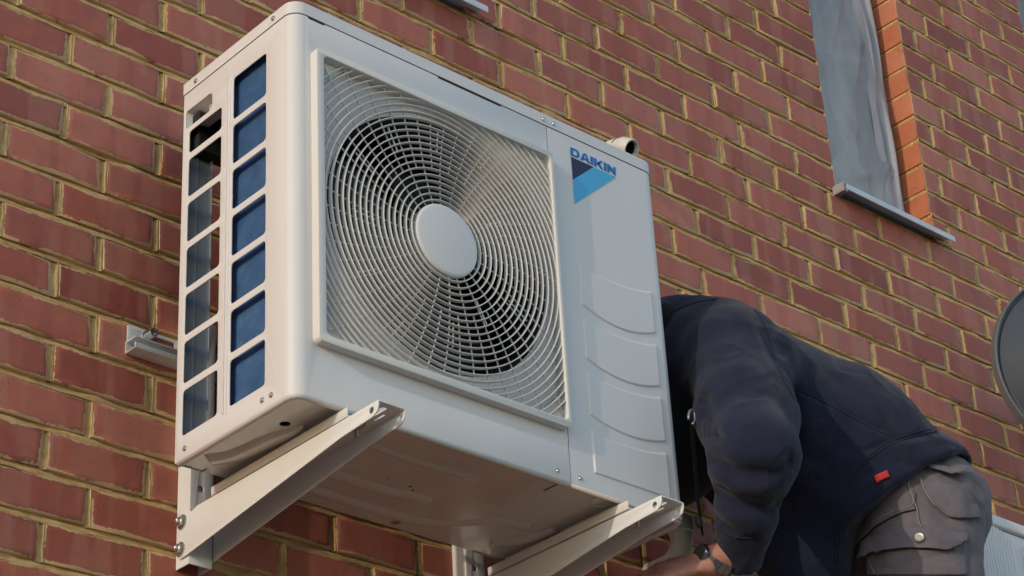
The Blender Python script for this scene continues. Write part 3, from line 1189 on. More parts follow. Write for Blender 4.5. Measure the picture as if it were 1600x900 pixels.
HC_ = Vector((0.2945, 0, 3.3950))     # fan axis
ms = plate_mesh([rrect(GX0 + 0.006, GZ0 + 0.006, GX1 - 0.004, GZ1 - 0.006, 0.01), circle2(HC_.x, HC_.z, 0.228, 72)], 0,
                lambda a, b, t: (a, FY + 0.0062 + t * 0.001, b))
shroud = link("fan_shroud", ms, M_PAINT, ac, auto=35)
prof = [(0.0062, 0.228), (0.012, 0.2235), (0.022, 0.2195), (0.035, 0.2175), (0.075, 0.217)]
v1, f1 = lathe_geo(prof, (HC_.x, FY, HC_.z), (0, 1, 0), 72, True)
mesh("bell_mouth", v1, f1, M_FANBLK, shroud, smooth=True)
fan = mesh("fan", *lathe_geo([(0.045, 0.0), (0.046, 0.05), (0.052, 0.058), (0.11, 0.058)], (HC_.x, FY, HC_.z), (0, 1, 0), 32, True), M_FANBLK, ac, smooth=True)
for k in range(3):
    v, f = [], []
    n_, m2 = 10, 10
    for i in range(n_ + 1):
        rr = 0.055 + 0.152 * i / n_
        for j in range(m2 + 1):
            sw = R(120 * k + 20 * (i / n_) + 78 * j / m2)
            v.append((HC_.x + rr * math.cos(sw), FY + 0.062 + 0.055 * j / m2 + 0.006 * math.sin(3 * j / m2), HC_.z + rr * math.sin(sw)))
    for i in range(n_):
        for j in range(m2):
            a = i * (m2 + 1) + j
            f.append((a, a + 1, a + m2 + 2, a + m2 + 1))
    bl = mesh("blade", v, f, M_FANBLK, fan, smooth=True)
    so = bl.modifiers.new("thickness", 'SOLIDIFY')
    so.thickness = 0.003

# fan guard: raised square frame, concentric rings, spokes and hub cap
PRO = 0.0165
gu = plate("fan_guard", [rrect(GX0, GZ0, GX1, GZ1, 0.010), rrect(GX0 + 0.0135, GZ0 + 0.0125, GX1 - 0.0065, GZ1 - 0.0125, 0.010)], 0,
           lambda a, b, t: (a, FY - PRO * 0.5 + 0.003 + t * (PRO * 0.5 + 0.003), b), M_GUARD, ac, 0.0032)
gx0, gx1, gz0, gz1 = GX0 + 0.0120, GX1 - 0.0055, GZ0 + 0.0110, GZ1 - 0.0110
NR, R0_, DR = 23, 0.0715, 0.01135
YF, YB = FY - 0.0120, FY - 0.0040


def inside(x, z):
    return gx0 < x < gx1 and gz0 < z < gz1


def ring_mesh(r):
    N = 240
    th = 0.00092
    ins = [inside(HC_.x + r * math.cos(2 * math.pi * k / N), HC_.z + r * math.sin(2 * math.pi * k / N)) for k in range(N)]
    prof = [(-th * 0.55, YF), (th * 0.55, YF), (th, YF + 0.0012), (th, YB - 0.0008), (th * 0.5, YB), (-th * 0.5, YB), (-th, YB - 0.0008), (-th, YF + 0.0012)]
    V, F = [], []
    idx = {}
    for k in range(N):
        nb = ins[k] or ins[k - 1] or ins[(k + 1) % N]
        if nb:
            t = 2 * math.pi * k / N
            idx[k] = len(V)
            V += [(HC_.x + (r + a) * math.cos(t), y, HC_.z + (r + a) * math.sin(t)) for a, y in prof]
    for k in range(N):
        j = (k + 1) % N
        if k in idx and j in idx and (ins[k] or ins[j]):
            a, b = idx[k], idx[j]
            for q in range(8):
                p = (q + 1) % 8
                F.append((a + q, b + q, b + p, a + p))
    return V, F


def split_islands(V, F):
    par = list(range(len(V)))

    def find(a):
        while par[a] != a:
            par[a] = par[par[a]]
            a = par[a]
        return a
    for q in F:
        for i in q[1:]:
            par[find(i)] = find(q[0])
    groups = {}
    for q in F:
        groups.setdefault(find(q[0]), []).append(q)
    out_ = []
    for fs in groups.values():
        used = sorted({i for q in fs for i in q})
        mp = {a: b for b, a in enumerate(used)}
        out_.append(([V[i] for i in used], [tuple(mp[i] for i in q) for q in fs]))
    return out_


for k in range(NR):
    V_, F_ = ring_mesh(R0_ + DR * k)
    for pv, pf_ in split_islands(V_, F_):
        mesh("guard_ring", pv, pf_, M_GUARD, gu, auto=50)
parts = []
sq = random.Random(2)


def spoke(ang, r0, r1, swirl, w):
    P = []
    n_ = 14
    for i in range(n_ + 1):
        rr = r0 + (r1 - r0) * i / n_
        a = ang + swirl * (rr - 0.07) / 0.2
        x, z = HC_.x + rr * math.cos(a), HC_.z + rr * math.sin(a)
        if inside(x, z):
            P.append((x, z))
        else:
            break
    if len(P) < 2:
        return
    V, F = [], []
    for i, (x, z) in enumerate(P):
        x2, z2 = P[min(i + 1, len(P) - 1)]
        x1_, z1_ = P[max(i - 1, 0)]
        d = Vector((x2 - x1_, z2 - z1_)).normalized()
        nx_, nz_ = -d.y * w, d.x * w
        V += [(x - nx_, YB - 0.0030, z - nz_), (x + nx_, YB - 0.0030, z + nz_), (x + nx_, YB - 0.0006, z + nz_), (x - nx_, YB - 0.0006, z - nz_)]
    for i in range(len(P) - 1):
        for q in range(4):
            p = (q + 1) % 4
            F.append((4 * i + q, 4 * i + p, 4 * i + 4 + p, 4 * i + 4 + q))
    parts.append((V, F))


for k in range(24):
    a = 2 * math.pi * (k + 0.3) / 24
    spoke(a, 0.064, 0.335, R(-9), 0.0006)
    spoke(a + math.pi / 24, 0.128, 0.335, R(-9), 0.0006)
    if k % 2 == 0:
        r_ = 0.10 + 0.10 * sq.random()
        spoke(a + math.pi / 48 + sq.uniform(-0.03, 0.03), r_, r_ + 0.045, R(-9), 0.0010)
V_, F_ = join_geo(parts)
sp = mesh("guard_spokes", V_, F_, M_GUARD, gu)
sp["kind"] = "stuff"
prof = [(0.0, 0.0), (0.0, 0.0585), (0.0008, 0.0618), (0.0030, 0.0640), (0.0100, 0.0645), (0.0100, 0.060)]
v1, f1 = lathe_geo(prof, (HC_.x, YF - 0.0020, HC_.z), (0, 1, 0), 64, True)
mesh("hub_cap", v1, f1, M_PAINT, gu, auto=40)
gussets = []
for (x, z) in ((gx0, gz0), (gx1, gz0), (gx0, gz1), (gx1, gz1)):
    sx, sz = (1 if x < 0.2 else -1), (1 if z < 3.3 else -1)
    tri = [(x - sx * 0.004, z - sz * 0.004), (x + sx * 0.060, z - sz * 0.004), (x - sx * 0.004, z + sz * 0.060)]
    V = [(a, FY - 0.0015, b) for a, b in tri] + [(a, FY + 0.0015, b) for a, b in tri]
    gussets.append((V, [(0, 1, 2), (5, 4, 3), (0, 3, 4, 1), (1, 4, 5, 2), (2, 5, 3, 0)]))
for V_, F_ in gussets:
    mesh("corner_gusset", V_, F_, M_GUARD, gu)

# screws
sv, sf = lathe_geo([(0.0, 0.0046), (0.0010, 0.0046), (0.0012, 0.0036), (0.0026, 0.0030), (0.0032, 0.0014), (0.0024, 0.0011), (0.0022, 0.0)], (0, 0, 0), (0, -1, 0), 12, True)
screw_me = None


def screw(loc, axis, parent, s=1.0):
    global screw_me
    if screw_me is None:
        screw_me = bpy.data.meshes.new("screw")
        screw_me.from_pydata([tuple(p) for p in sv], [], sf)
        screw_me.materials.append(M_STEEL)
        screw_me.set_sharp_from_angle(angle=R(30))
    o = bpy.data.objects.new("screw", screw_me)
    COL.objects.link(o)
    set_parent(o, parent)
    o.location = loc
    o.rotation_euler = Vector((0, -1, 0)).rotation_difference(Vector(axis)).to_euler()
    o.scale = (s, s, s)


for x, z in ((0.516, 3.0555), (0.565, 3.0555), (0.538, 3.7315), (0.562, 3.7315)):
    screw((x, FY - (0.0012 if z > 3.72 else 0), z), (0, -1, 0), ac)
for x, z in ((0.0585, 3.6235), (0.0585, 3.1605), (0.5160, 3.1585), (0.5160, 3.6235)):
    screw((x, FY - 0.0015, z), (0, -1, 0), ac, 0.9)
for y, z in ((-0.1556, 3.7315), (-0.3722, 3.733), (-0.3463, 3.0590), (-0.3683, 3.0585), (-0.1479, 3.0585)):
    screw((-0.0012 if z > 3.72 else 0, y, z), (-1, 0, 0), ac)

# lettering and triangular emblem
YL = FY - 0.0003


def flat(name, polys, m, parent, h=0.0004):
    P = []
    for p in polys:
        n_ = len(p)
        V = [(x, YL - h, z) for x, z in p] + [(x, YL, z) for x, z in p]
        F = [tuple(range(n_)), tuple(range(2 * n_ - 1, n_ - 1, -1))] + [(k, k + n_, (k + 1) % n_ + n_, (k + 1) % n_) for k in range(n_)]
        P.append((V, F))
    V, F = join_geo(P)
    return mesh(name, V, F, m, parent)


LX0, LX1, LZT, LZB = 0.6000, 0.7090, 3.6790, 3.5820
mid = (0.6545, LZT)
lef = (LX0 + 0.0003, LZT - 0.0475)
flat("navy_triangle", [[(LX0, LZT), lef, mid]], M_LOGON, service)
flat("cyan_band", [[mid, lef, (LX0, LZB), (LX1, LZT)]], M_LOGOC, service)


def glyph(ch, x, w, z0, h, s=0.16):
    """Heavy wide sans letters as polygons, slanted by s."""
    st = 0.0064
    g = {}
    if ch == 'I':
        P = [[(0, 0), (st, 0), (st, h), (0, h)]]
    elif ch == 'N':
        P = [[(0, 0), (st * .85, 0), (st * .85, h), (0, h)], [(w - st * .85, 0), (w, 0), (w, h), (w - st * .85, h)],
             [(st * .85, h), (st * .85, h * .45), (w - st * .85, 0), (w - st * .85, h * .55)]]
    elif ch == 'K':
        P = [[(0, 0), (st, 0), (st, h), (0, h)], [(st, h * .42), (st * 1.25, h * .62), (w - st * 1.05, h), (w, h), (st * 1.7, h * .36)],
             [(st * 1.15, h * .50), (w - st * 1.1, 0), (w + 0.001, 0), (st * 2.1, h * .62)]]
    elif ch == 'A':
        P = [[(0, 0), (st * 1.02, 0), (w * .5 + .0004, h), (w * .5 - st * .55, h)], [(w - st * 1.02, 0), (w, 0), (w * .5 + st * .55, h), (w * .5 - .0004, h)],
             [(w * .25, h * .2), (w * .75, h * .2), (w * .68, h * .42), (w * .32, h * .42)]]
    else:  # D as a ring of quads
        oa, ia = [], []
        r1, r2 = h / 2, h / 2 - st * .62
        for k in range(9):
            t = R(-90 + 180 * k / 8)
            oa.append((w - r1 * 1.1 + r1 * 1.1 * math.cos(t), h / 2 + r1 * math.sin(t)))
            ia.append((w - r1 * 1.1 + (r1 * 1.1 - st) * math.cos(t), h / 2 + r2 * math.sin(t)))
        P = [[oa[k], oa[k + 1], ia[k + 1], ia[k]] for k in range(8)]
        P += [[(0, 0), (st, 0), (st, h), (0, h)], [(st, 0), oa[0], ia[0], (st, h / 2 - r2)], [(st, h / 2 + r2), ia[8], oa[8], (st, h)]]
    return [[(x + a + s * b * 0.5, z0 + b) for a, b in p] for p in P]


lx = 0.5990
for ch, w in (('D', 0.0225), ('A', 0.0235), ('I', 0.0064), ('K', 0.0225), ('I', 0.0064), ('N', 0.0205)):
    flat("letter", glyph(ch, lx, w, LZT + 0.0030, 0.0175, 0.12), M_LOGOB, service)
    lx += w + (0.0012 if ch in 'DA' else 0.0019)

# unit feet: folded rails under the base
for fx in (0.083, 0.652):
    bm = bmesh.new()
    bm_box(bm, (fx, -0.440, 3.0195), (fx + 0.052, -0.098, 3.0225), 0.0006, 1)
    bm_box(bm, (fx, -0.440, 3.0225), (fx + 0.0018, -0.098, 3.0345), 0.0004, 1)
    bm_box(bm, (fx + 0.012, -0.41, 3.0225), (fx + 0.042, -0.13, UZ0 + 0.0015))
    bm_obj("foot_rail", bm, M_GUARD, ac, auto=40)

# ------------------------------------------------------------------ wall brackets and mounting rail
def bolt(p, axis, parent, r=0.0085):
    ax = Vector(axis)
    g1 = lathe_geo([(0.0, r * 1.45), (0.0014, r * 1.45), (0.0018, r * 1.3)], p, ax, 20)
    g2 = lathe_geo([(0.0018, r * 0.98), (0.0070, r * 0.98), (0.0078, r * 0.8)], p, ax, 6)
    g3 = lathe_geo([(0.0078, r * 0.5), (0.0125, r * 0.5), (0.0135, r * 0.35)], p, ax, 12)
    V, F = join_geo([g1, g2, g3])
    mesh("bolt", V, F, M_STEEL, parent, auto=30)


def bracket(x0, label, tagname):
    br = empty("wall_bracket", (x0 + 0.02, 0.0, 2.93), label, "bracket", "brackets carrying the big unit")
    w = 0.043
    x1 = x0 + w
    # upright: channel open towards the wall
    loops = [rrect(x0, 2.93, x1, 3.36, 0.002), rrect(x0 + 0.0135, 3.055, x0 + 0.0255, 3.0665, 0.0055), rrect(x0 + 0.0135, 3.150, x0 + 0.0255, 3.162, 0.0055), rrect(x0 + 0.0135, 3.245, x0 + 0.0255, 3.257, 0.0055)]
    web = plate_mesh(loops, 0, lambda a, b, t: (a, -0.0350 + t * 0.0012, b), 0.0004)
    bm = bmesh.new()
    bm.from_mesh(web)
    for xa in (x0, x1 - 0.0024):
        bm_box(bm, (xa, -0.0340, 2.93), (xa + 0.0024, -0.0005, 3.36), 0.0006, 1)
    bm_box(bm, (x0 + 0.004, -0.030, 3.04), (x1 - 0.004, -0.028, 3.30))
    post_ = bm_obj("upright", bm, M_PAINT2, br, auto=35)
    # arm: inverted channel, flanges tapering outwards
    yA, yB, zt_ = -0.012, -0.512, 3.0165
    xa0, xa1 = x0 - 0.0030, x1 + 0.0030
    def flange(x, t, side):
        # side profile in (y, z)
        pr = [(yA + 0.004, 2.950), (yA - 0.006, 2.9425), (yA - 0.022, 2.9430), (yB + 0.085, zt_ - 0.0255), (yB + 0.012, zt_ - 0.0215), (yB + 0.003, zt_ - 0.016), (yB, zt_ - 0.008), (yB, zt_), (-0.060, zt_), (-0.046, zt_ - 0.004), (-0.038, zt_ + 0.004), (yA + 0.004, zt_ + 0.006)]
        hole = circle2(yB + 0.016, zt_ - 0.0105, 0.0052, 14)
        me = plate_mesh([pr, hole], 0, lambda a, b, tt: (x + tt * t, a, b), 0.0005)
        return me
    bm = bmesh.new()
    bm.from_mesh(flange(xa0, 0.0012, 0))
    bm.from_mesh(flange(xa1, 0.0012, 1))
    top = plate_mesh([rrect(xa0, yB, xa1, -0.058, 0.002), rrect(xa0 + 0.016, yB + 0.012, xa0 + 0.026, yB + 0.070, 0.0045), rrect(xa0 + 0.033, yB + 0.030, xa0 + 0.0375, yB + 0.055, 0.002),
                      rrect(xa0 + 0.016, -0.28, xa0 + 0.026, -0.17, 0.0045)], 0,
                     lambda a, b, t: (a, b, zt_ - 0.0002 + t * 0.0012), 0.0004)
    bm.from_mesh(top)
    bm_obj("arm", bm, M_PAINT2, br, auto=35)
    bolt((xa0 - 0.0012, -0.022, 3.003), (-1, 0, 0), br)
    bolt((xa0 - 0.0012, -0.019, 2.958), (-1, 0, 0), br)
    v1, f1 = lathe_geo([(0.0, 0.0130), (0.002, 0.0130), (0.002, 0.0085), (0.009, 0.0085), (0.009, 0.0045), (0.022, 0.0045), (0.022, 0.0)], (x0 + 0.018, -0.435, zt_ - 0.0014), (0, 0, -1), 12)
    mesh("foot_bolt", v1, f1, M_STEEL, br, auto=30)
    v1, f1 = lathe_geo([(0.0, 0.012), (0.003, 0.012), (0.006, 0.007), (0.009, 0.006), (0.009, 0.0)], (x0 + 0.018, -0.455, zt_ + 0.001), (0, 0, 1), 12)
    mesh("foot_washer", v1, f1, M_STEEL, br, auto=30)
    return br


bracket(0.0865, "white steel bracket under the slotted end of the big unit", "a")
bracket(0.6580, "white steel bracket under the unit's service panel nearest the bending worker", "b")

rail = empty("mounting_rail", (0.35, 0.0, 3.28), "bright aluminium wall rail with a bolted slot poking out behind the big unit", "rail")
RX0, RX1 = -0.0205, 0.76
zc = 3.304
loops = [rrect(RX0, zc - 0.005, RX1, zc + 0.025, 0.0015)]
for sx in (0.010, 0.30, 0.56):
    loops.append(rrect(sx, zc + 0.0085, sx + 0.060, zc + 0.0195, 0.0054))
body = plate_mesh(loops, 0, lambda a, b, t: (a, -0.0050 + t * 0.0016, b), 0.0004)
bm = bmesh.new()
bm.from_mesh(body)
bm_box(bm, (RX0, -0.0035, zc - 0.026), (RX1, -0.0010, zc - 0.004))
bm_box(bm, (RX0, -0.0300, zc - 0.0075), (RX1, -0.0052, zc - 0.0050), 0.0005, 1)
bm_box(bm, (RX0, -0.0300, zc - 0.0262), (RX1, -0.0035, zc - 0.0240), 0.0005, 1)
bm_box(bm, (RX0, -0.0300, zc - 0.0240), (RX1, -0.0280, zc - 0.0165), 0.0005, 1)
bm_obj("extrusion", bm, M_ALU, rail, auto=35)
v1, f1 = lathe_geo([(0.0, 0.0105), (0.002, 0.0105), (0.0022, 0.0075), (0.020, 0.0075), (0.020, 0.0055), (0.014, 0.0050), (0.014, 0.0)], (0.017, -0.0066, zc + 0.014), (0, -1, 0), 20)
mesh("rail_bolt", v1, f1, M_STEEL, rail, auto=30)

# drain bend below the unit's right end
dp = empty("drain_pipe", (1.138, -0.03, 3.14), "white plastic drain bend below the unit's right end beside the worker's hand", "pipe")
P0 = Vector((1.138, -0.105, 3.240))
pts = [P0, P0 + Vector((0, 0, -0.035))]
for k in range(1, 11):
    t = R(9 * k)
    pts.append(P0 + Vector((0, 0.042 - 0.042 * math.cos(t), -0.035 - 0.042 * math.sin(t))))
pts.append(pts[-1] + Vector((0, 0.045, 0)))
v1, f1 = tube_geo(pts, 0.0215, 24)
mesh("bend", v1, f1, M_PVC, dp, smooth=True)
v1, f1 = lathe_geo([(-0.002, 0.0215), (0.0, 0.0245), (0.024, 0.0250), (0.027, 0.0240), (0.027, 0.017), (0.01, 0.016), (0.01, 0)], P0 + Vector((0, 0, -0.024)), (0, 0, 1), 28, True)
mesh("socket", v1, f1, M_PVC, dp, auto=40)

# ------------------------------------------------------------------ second, smaller outdoor unit behind the worker
a2 = empty("air_conditioner", (2.0, -0.2, 2.80), "smaller white outdoor unit with a ribbed corner half hidden behind the worker", "air conditioner")
bx0, bx1, by0, by1, bz0, bz1 = 1.725, 2.47, -0.350, -0.06, 2.78, 3.3350
box("casing", (bx0, by0 + 0.004, bz0), (bx1, by1, bz1 - 0.024), M_PAINT, a2, 0.012, 4)
box("lid", (bx0 - 0.003, by0, bz1 - 0.0235), (bx1 + 0.003, by1 + 0.003, bz1), M_PAINT, a2, 0.004, 3)
for k in range(11):
    x = bx0 + 0.010 + 0.0104 * k
    ztop = bz1 - 0.030 - 0.018 * max(0, (k - 5) / 5) ** 2
    bm = bmesh.new()
    bm_box(bm, (x, by0 - 0.004, bz0 + 0.02), (x + 0.0078, by0 + 0.006, ztop), 0.0035, 3)
    bm_obj("corner_rib", bm, M_PAINT, a2, auto=50)
me2 = plate_mesh([rrect(bx0 + 0.155, bz0 + 0.02, bx1 - 0.02, bz1 - 0.05, 0.01), rrect(bx0 + 0.185, bz0 + 0.05, bx1 - 0.16, bz1 - 0.075, 0.012)], 0, lambda a, b, t: (a, by0 + 0.001 + t * 0.004, b), 0.001)
link("front_cover", me2, M_PAINT, a2, auto=35)
box("recess_shade_sheet", (bx0 + 0.185, by0 + 0.0025, bz0 + 0.05), (bx1 - 0.16, by0 + 0.0035, bz1 - 0.075), M_DARK, a2)  # flat black sheet painted in for the shaded fan opening
g2c = Vector((bx0 + 0.3875, 0, bz0 + 0.2425))
for k in range(12):
    rr = 0.05 + 0.0165 * k
    n_ = 48
    pts = [(g2c.x + rr * math.cos(2 * math.pi * q / n_), by0 - 0.001, g2c.z + rr * math.sin(2 * math.pi * q / n_)) for q in range(n_ + 1)]
    V, F = tube_geo(pts, 0.0018, 6, False)
    mesh("guard_ring", V, F, M_GUARD, a2, smooth=True)
for fx in (bx0 + 0.09, bx1 - 0.13):
    bm = bmesh.new()
    bm_box(bm, (fx, -0.38, bz0 - 0.035), (fx + 0.04, 0.0, bz0), 0.002)
    bm_obj("support_arm", bm, M_PAINT2, a2, auto=40)

# ------------------------------------------------------------------ worker bending over beside the unit
def at(u, v, y):
    """A point of the photograph (1600 x 900) at the depth plane Y = y."""
    f_ = FPX * 1600 / 1024
    d = right * ((u - 800) / f_) + fwd - up * ((v - 450) / f_)
    return CAM + d * ((y - CAM.y) / d.y)


def npv(v):
    return np.array(v, dtype=np.float32)


class Field:
    """Signed distance field on a grid, polygonised with surface nets."""

    def __init__(self, lo, hi, h):
        self.lo, self.h = npv(lo), h
        self.n = np.ceil((npv(hi) - npv(lo)) / h).astype(int) + 1
        self.v = np.full(self.n, 0.5, dtype=np.float32)

    def block(self, lo, hi):
        a = np.clip(np.floor((npv(lo) - self.lo) / self.h).astype(int), 0, self.n - 1)
        b = np.clip(np.ceil((npv(hi) - self.lo) / self.h).astype(int) + 1, 1, self.n)
        sl = tuple(slice(a[i], b[i]) for i in range(3))
        ax = [self.lo[i] + self.h * np.arange(a[i], b[i], dtype=np.float32) for i in range(3)]
        return sl, np.stack(np.meshgrid(*ax, indexing='ij'), -1)

    def add(self, fn, lo, hi, k=0.02, sub=False):
        lo, hi = npv(lo) - 0.07, npv(hi) + 0.07
        sl, p = self.block(lo, hi)
        if p.size == 0:
            return
        d = fn(p)
        c = self.v[sl]
        if sub:
            d = -d
            hh = np.clip(0.5 - 0.5 * (d - c) / -k, 0, 1) if False else np.clip(0.5 + 0.5 * (d - c) / k, 0, 1)
            self.v[sl] = c * (1 - hh) + d * hh + k * hh * (1 - hh)
        else:
            hh = np.clip(0.5 + 0.5 * (c - d) / k, 0, 1)
            self.v[sl] = c * (1 - hh) + d * hh - k * hh * (1 - hh)

    def cone(self, a, b, ra, rb, k=0.02, sub=False):
        a, b = npv(a), npv(b)
        m = max(ra, rb)
        ba = b - a
        L2 = float(ba @ ba) + 1e-9

        def fn(p):
            q = p - a
            t = np.clip((q @ ba) / L2, 0, 1)
            return np.linalg.norm(q - t[..., None] * ba, axis=-1) - (ra + (rb - ra) * t)
        self.add(fn, np.minimum(a, b) - m, np.maximum(a, b) + m, k, sub)

    def ell(self, a, b, l, ra, rb, k=0.03, sub=False):
        """Cone with elliptic section: ra = (radius along l, radius across)."""
        a, b = npv(a), npv(b)
        ba = b - a
        L2 = float(ba @ ba) + 1e-9
        tn = ba / math.sqrt(L2)
        l = npv(l)
        l = l - tn * (l @ tn)
        l /= np.linalg.norm(l)
        nn = np.cross(tn, l)
        m = max(*ra, *rb)

        def fn(p):
            q = p - a
            t = np.clip((q @ ba) / L2, 0, 1)
            q = q - t[..., None] * ba
            rl = ra[0] + (rb[0] - ra[0]) * t
            rn = ra[1] + (rb[1] - ra[1]) * t
            mn = np.minimum(rl, rn)
            return (np.sqrt(((q @ l) / rl) ** 2 + ((q @ nn) / rn) ** 2 + ((q @ tn) / mn) ** 2) - 1) * mn
        self.add(fn, np.minimum(a, b) - m, np.maximum(a, b) + m, k, sub)

    def half(self, o, nrm, k=0.004):
        """Cut away everything on the side the normal points to."""
        o, nrm = npv(o), npv(nrm) / np.linalg.norm(npv(nrm))
        ax = [self.lo[i] + self.h * np.arange(self.n[i], dtype=np.float32) for i in range(3)]
        d = ((ax[0] - o[0]) * nrm[0])[:, None, None] + ((ax[1] - o[1]) * nrm[1])[None, :, None] + ((ax[2] - o[2]) * nrm[2])[None, None, :]
        self.v = np.maximum(self.v, d.astype(np.float32))

    def mesh(self, smooth=3):
        v = self.v
        v[0], v[-1] = 0.5, 0.5
        v[:, 0], v[:, -1] = 0.5, 0.5
        v[:, :, 0], v[:, :, -1] = 0.5, 0.5
        s = v < 0
        n = np.array(v.shape) - 1
        acc = np.zeros((*n, 3), dtype=np.float32)
        cnt = np.zeros(n, dtype=np.float32)
        edges = []
        for ax in range(3):
            sa = [slice(None)] * 3
            sb = [slice(None)] * 3
            sa[ax], sb[ax] = slice(0, -1), slice(1, None)
            A, B = v[tuple(sa)], v[tuple(sb)]
            cr = s[tuple(sa)] != s[tuple(sb)]
            idx = np.argwhere(cr)
            t = A[cr] / (A[cr] - B[cr])
            pt = idx.astype(np.float32)
            pt[:, ax] += t
            o1, o2 = [q for q in range(3) if q != ax]
            for d1 in (0, -1):
                for d2 in (0, -1):
                    c = idx.copy()
                    c[:, o1] += d1
                    c[:, o2] += d2
                    ok = np.all((c >= 0) & (c < n), axis=1)
                    np.add.at(acc, tuple(c[ok].T), pt[ok])
                    np.add.at(cnt, tuple(c[ok].T), 1)
            edges.append((ax, idx, s[tuple(sa)][cr]))
        act = cnt > 0
        ids = np.full(n, -1, dtype=np.int64)
        ids[act] = np.arange(act.sum())
        V = self.lo + self.h * (acc[act] / cnt[act][:, None])
        Q = []
        for ax, idx, neg in edges:
            o1, o2 = (ax + 1) % 3, (ax + 2) % 3
            cs = []
            for d1, d2 in ((0, 0), (-1, 0), (-1, -1), (0, -1)):
                c = idx.copy()
                c[:, o1] += d1
                c[:, o2] += d2
                cs.append(c)
            ok = np.ones(len(idx), bool)
            for c in cs:
                ok &= np.all((c >= 0) & (c < n), axis=1)
            q = np.stack([ids[tuple(c[ok].T)] for c in cs], 1)
            ng = neg[ok]
            q[~ng] = q[~ng][:, ::-1]
            Q.append(q)
        Q = np.concatenate(Q)
        E = np.concatenate([Q[:, [0, 1]], Q[:, [1, 2]], Q[:, [2, 3]], Q[:, [3, 0]]])
        for _ in range(smooth):
            sm = np.zeros_like(V)
            ct = np.zeros(len(V), dtype=np.float32)
            np.add.at(sm, E[:, 0], V[E[:, 1]])
            np.add.at(ct, E[:, 0], 1)
            V = V * 0.45 + 0.55 * sm / np.maximum(ct, 1)[:, None]
        return V, Q


def lattice_noise(P, scale, seed):
    g = np.random.RandomState(seed).uniform(-1, 1, (48, 48, 48)).astype(np.float32)
    q = P * scale
    i = np.floor(q).astype(int)
    f = q - i
    f = f * f * (3 - 2 * f)
    out = 0
    for dx in (0, 1):
        for dy in (0, 1):
            for dz in (0, 1):
                w = (f[:, 0] if dx else 1 - f[:, 0]) * (f[:, 1] if dy else 1 - f[:, 1]) * (f[:, 2] if dz else 1 - f[:, 2])
                out = out + w * g[(i[:, 0] + dx) % 48, (i[:, 1] + dy) % 48, (i[:, 2] + dz) % 48]
    return out


def vnormals(V, Q):
    a, b, c, d = (V[Q[:, k]] for k in range(4))
    fn = np.cross(c - a, d - b)
    N = np.zeros_like(V)
    for k in range(4):
        np.add.at(N, Q[:, k], fn)
    return N / (np.linalg.norm(N, axis=1)[:, None] + 1e-12)


VD = npv(fwd)


def strokes(V, N, lst):
    """Sculpted folds: each is a polyline lying on the visible side, with a width and a height (negative = crease)."""
    facing = np.clip(-(N @ VD) * 3.0 + 0.35, 0, 1)
    off = np.zeros(len(V), dtype=np.float32)
    A, B = V @ npv(right), V @ npv(up)
    for pts, w, h in lst:
        h = h * (0.5 if h > 0 else 0.62)
        w = w * (1.25 if w > 0.007 else 1.0)
        P3 = [at(*p) for p in pts]
        P2 = [(p.dot(right), p.dot(up), p.dot(fwd)) for p in P3]
        dm = np.full(len(V), 1e9)
        tt = np.zeros(len(V))
        n_ = len(P2) - 1
        for i in range(n_):
            ax, ay, _ = P2[i]
            bx_, by_, _ = P2[i + 1]
            dx, dy = bx_ - ax, by_ - ay
            L2 = dx * dx + dy * dy + 1e-12
            t = np.clip(((A - ax) * dx + (B - ay) * dy) / L2, 0, 1)
            d = np.hypot(A - ax - t * dx, B - ay - t * dy)
            up_ = d < dm
            dm = np.where(up_, d, dm)
            tt = np.where(up_, (i + t) / n_, tt)
        dep = np.interp(tt, np.linspace(0, 1, len(P2)), [p[2] for p in P2])
        near = np.clip(1.5 - np.abs(V @ VD - dep) / 0.12, 0, 1)
        fade = np.clip(np.minimum(tt, 1 - tt) * 6 + 0.25, 0, 1)
        off += (h * np.exp(-(dm / w) ** 2) * fade * near * facing).astype(np.float32)
    return V + N * off[:, None]


def np_mesh(name, V, Q, m, parent, smooth=True):
    me = bpy.data.meshes.new(name)
    me.vertices.add(len(V))
    me.vertices.foreach_set("co", V.astype(np.float32).ravel())
    me.loops.add(len(Q) * 4)
    me.loops.foreach_set("vertex_index", Q.astype(np.int32).ravel())
    me.polygons.add(len(Q))
    me.polygons.foreach_set("loop_start", np.arange(0, len(Q) * 4, 4, dtype=np.int32))
    me.polygons.foreach_set("loop_total", np.full(len(Q), 4, dtype=np.int32))
    me.update(calc_edges=True)
    me.validate()
    return link(name, me, m, parent, smooth)


# skeleton
LAT = Vector((0.37, 0.929, 0.0))                 # from his left side to his right side
SHIFT = Vector((0.0, 0.0, -0.030))
CH_ = at(1112, 588, -0.26) + SHIFT                       # chest
PE_ = at(1402, 776, -0.40) + SHIFT                       # pelvis
AX_ = (PE_ - CH_).normalized()
DOR = AX_.cross(LAT).normalized()                # dorsal direction
NB_ = CH_ - AX_ * 0.10 + DOR * 0.03              # neck base
HD_ = Vector((0.945, -0.205, 3.375))             # head
LS_, LE_, LW_ = at(1150, 545, -0.405) + SHIFT, at(1176, 695, -0.53) + SHIFT * 0.7, at(1157, 862, -0.42)
RS_ = CH_ + LAT * 0.165 - AX_ * 0.02
RE_ = at(1180, 735, -0.14)
RW_ = at(1150, 850, -0.20)
HL_, HR_ = PE_ - LAT * 0.078 + Vector((-0.01, 0, -0.07)), PE_ + LAT * 0.078 + Vector((-0.01, 0, -0.07))
KL_, KR_ = HL_ + Vector((-0.08, -0.02, -0.43)), HR_ + Vector((0.02, 0.0, -0.44))
AL_, AR_ = KL_ + Vector((0.09, 0.01, -0.41)), KR_ + Vector((0.06, 0.0, -0.41))
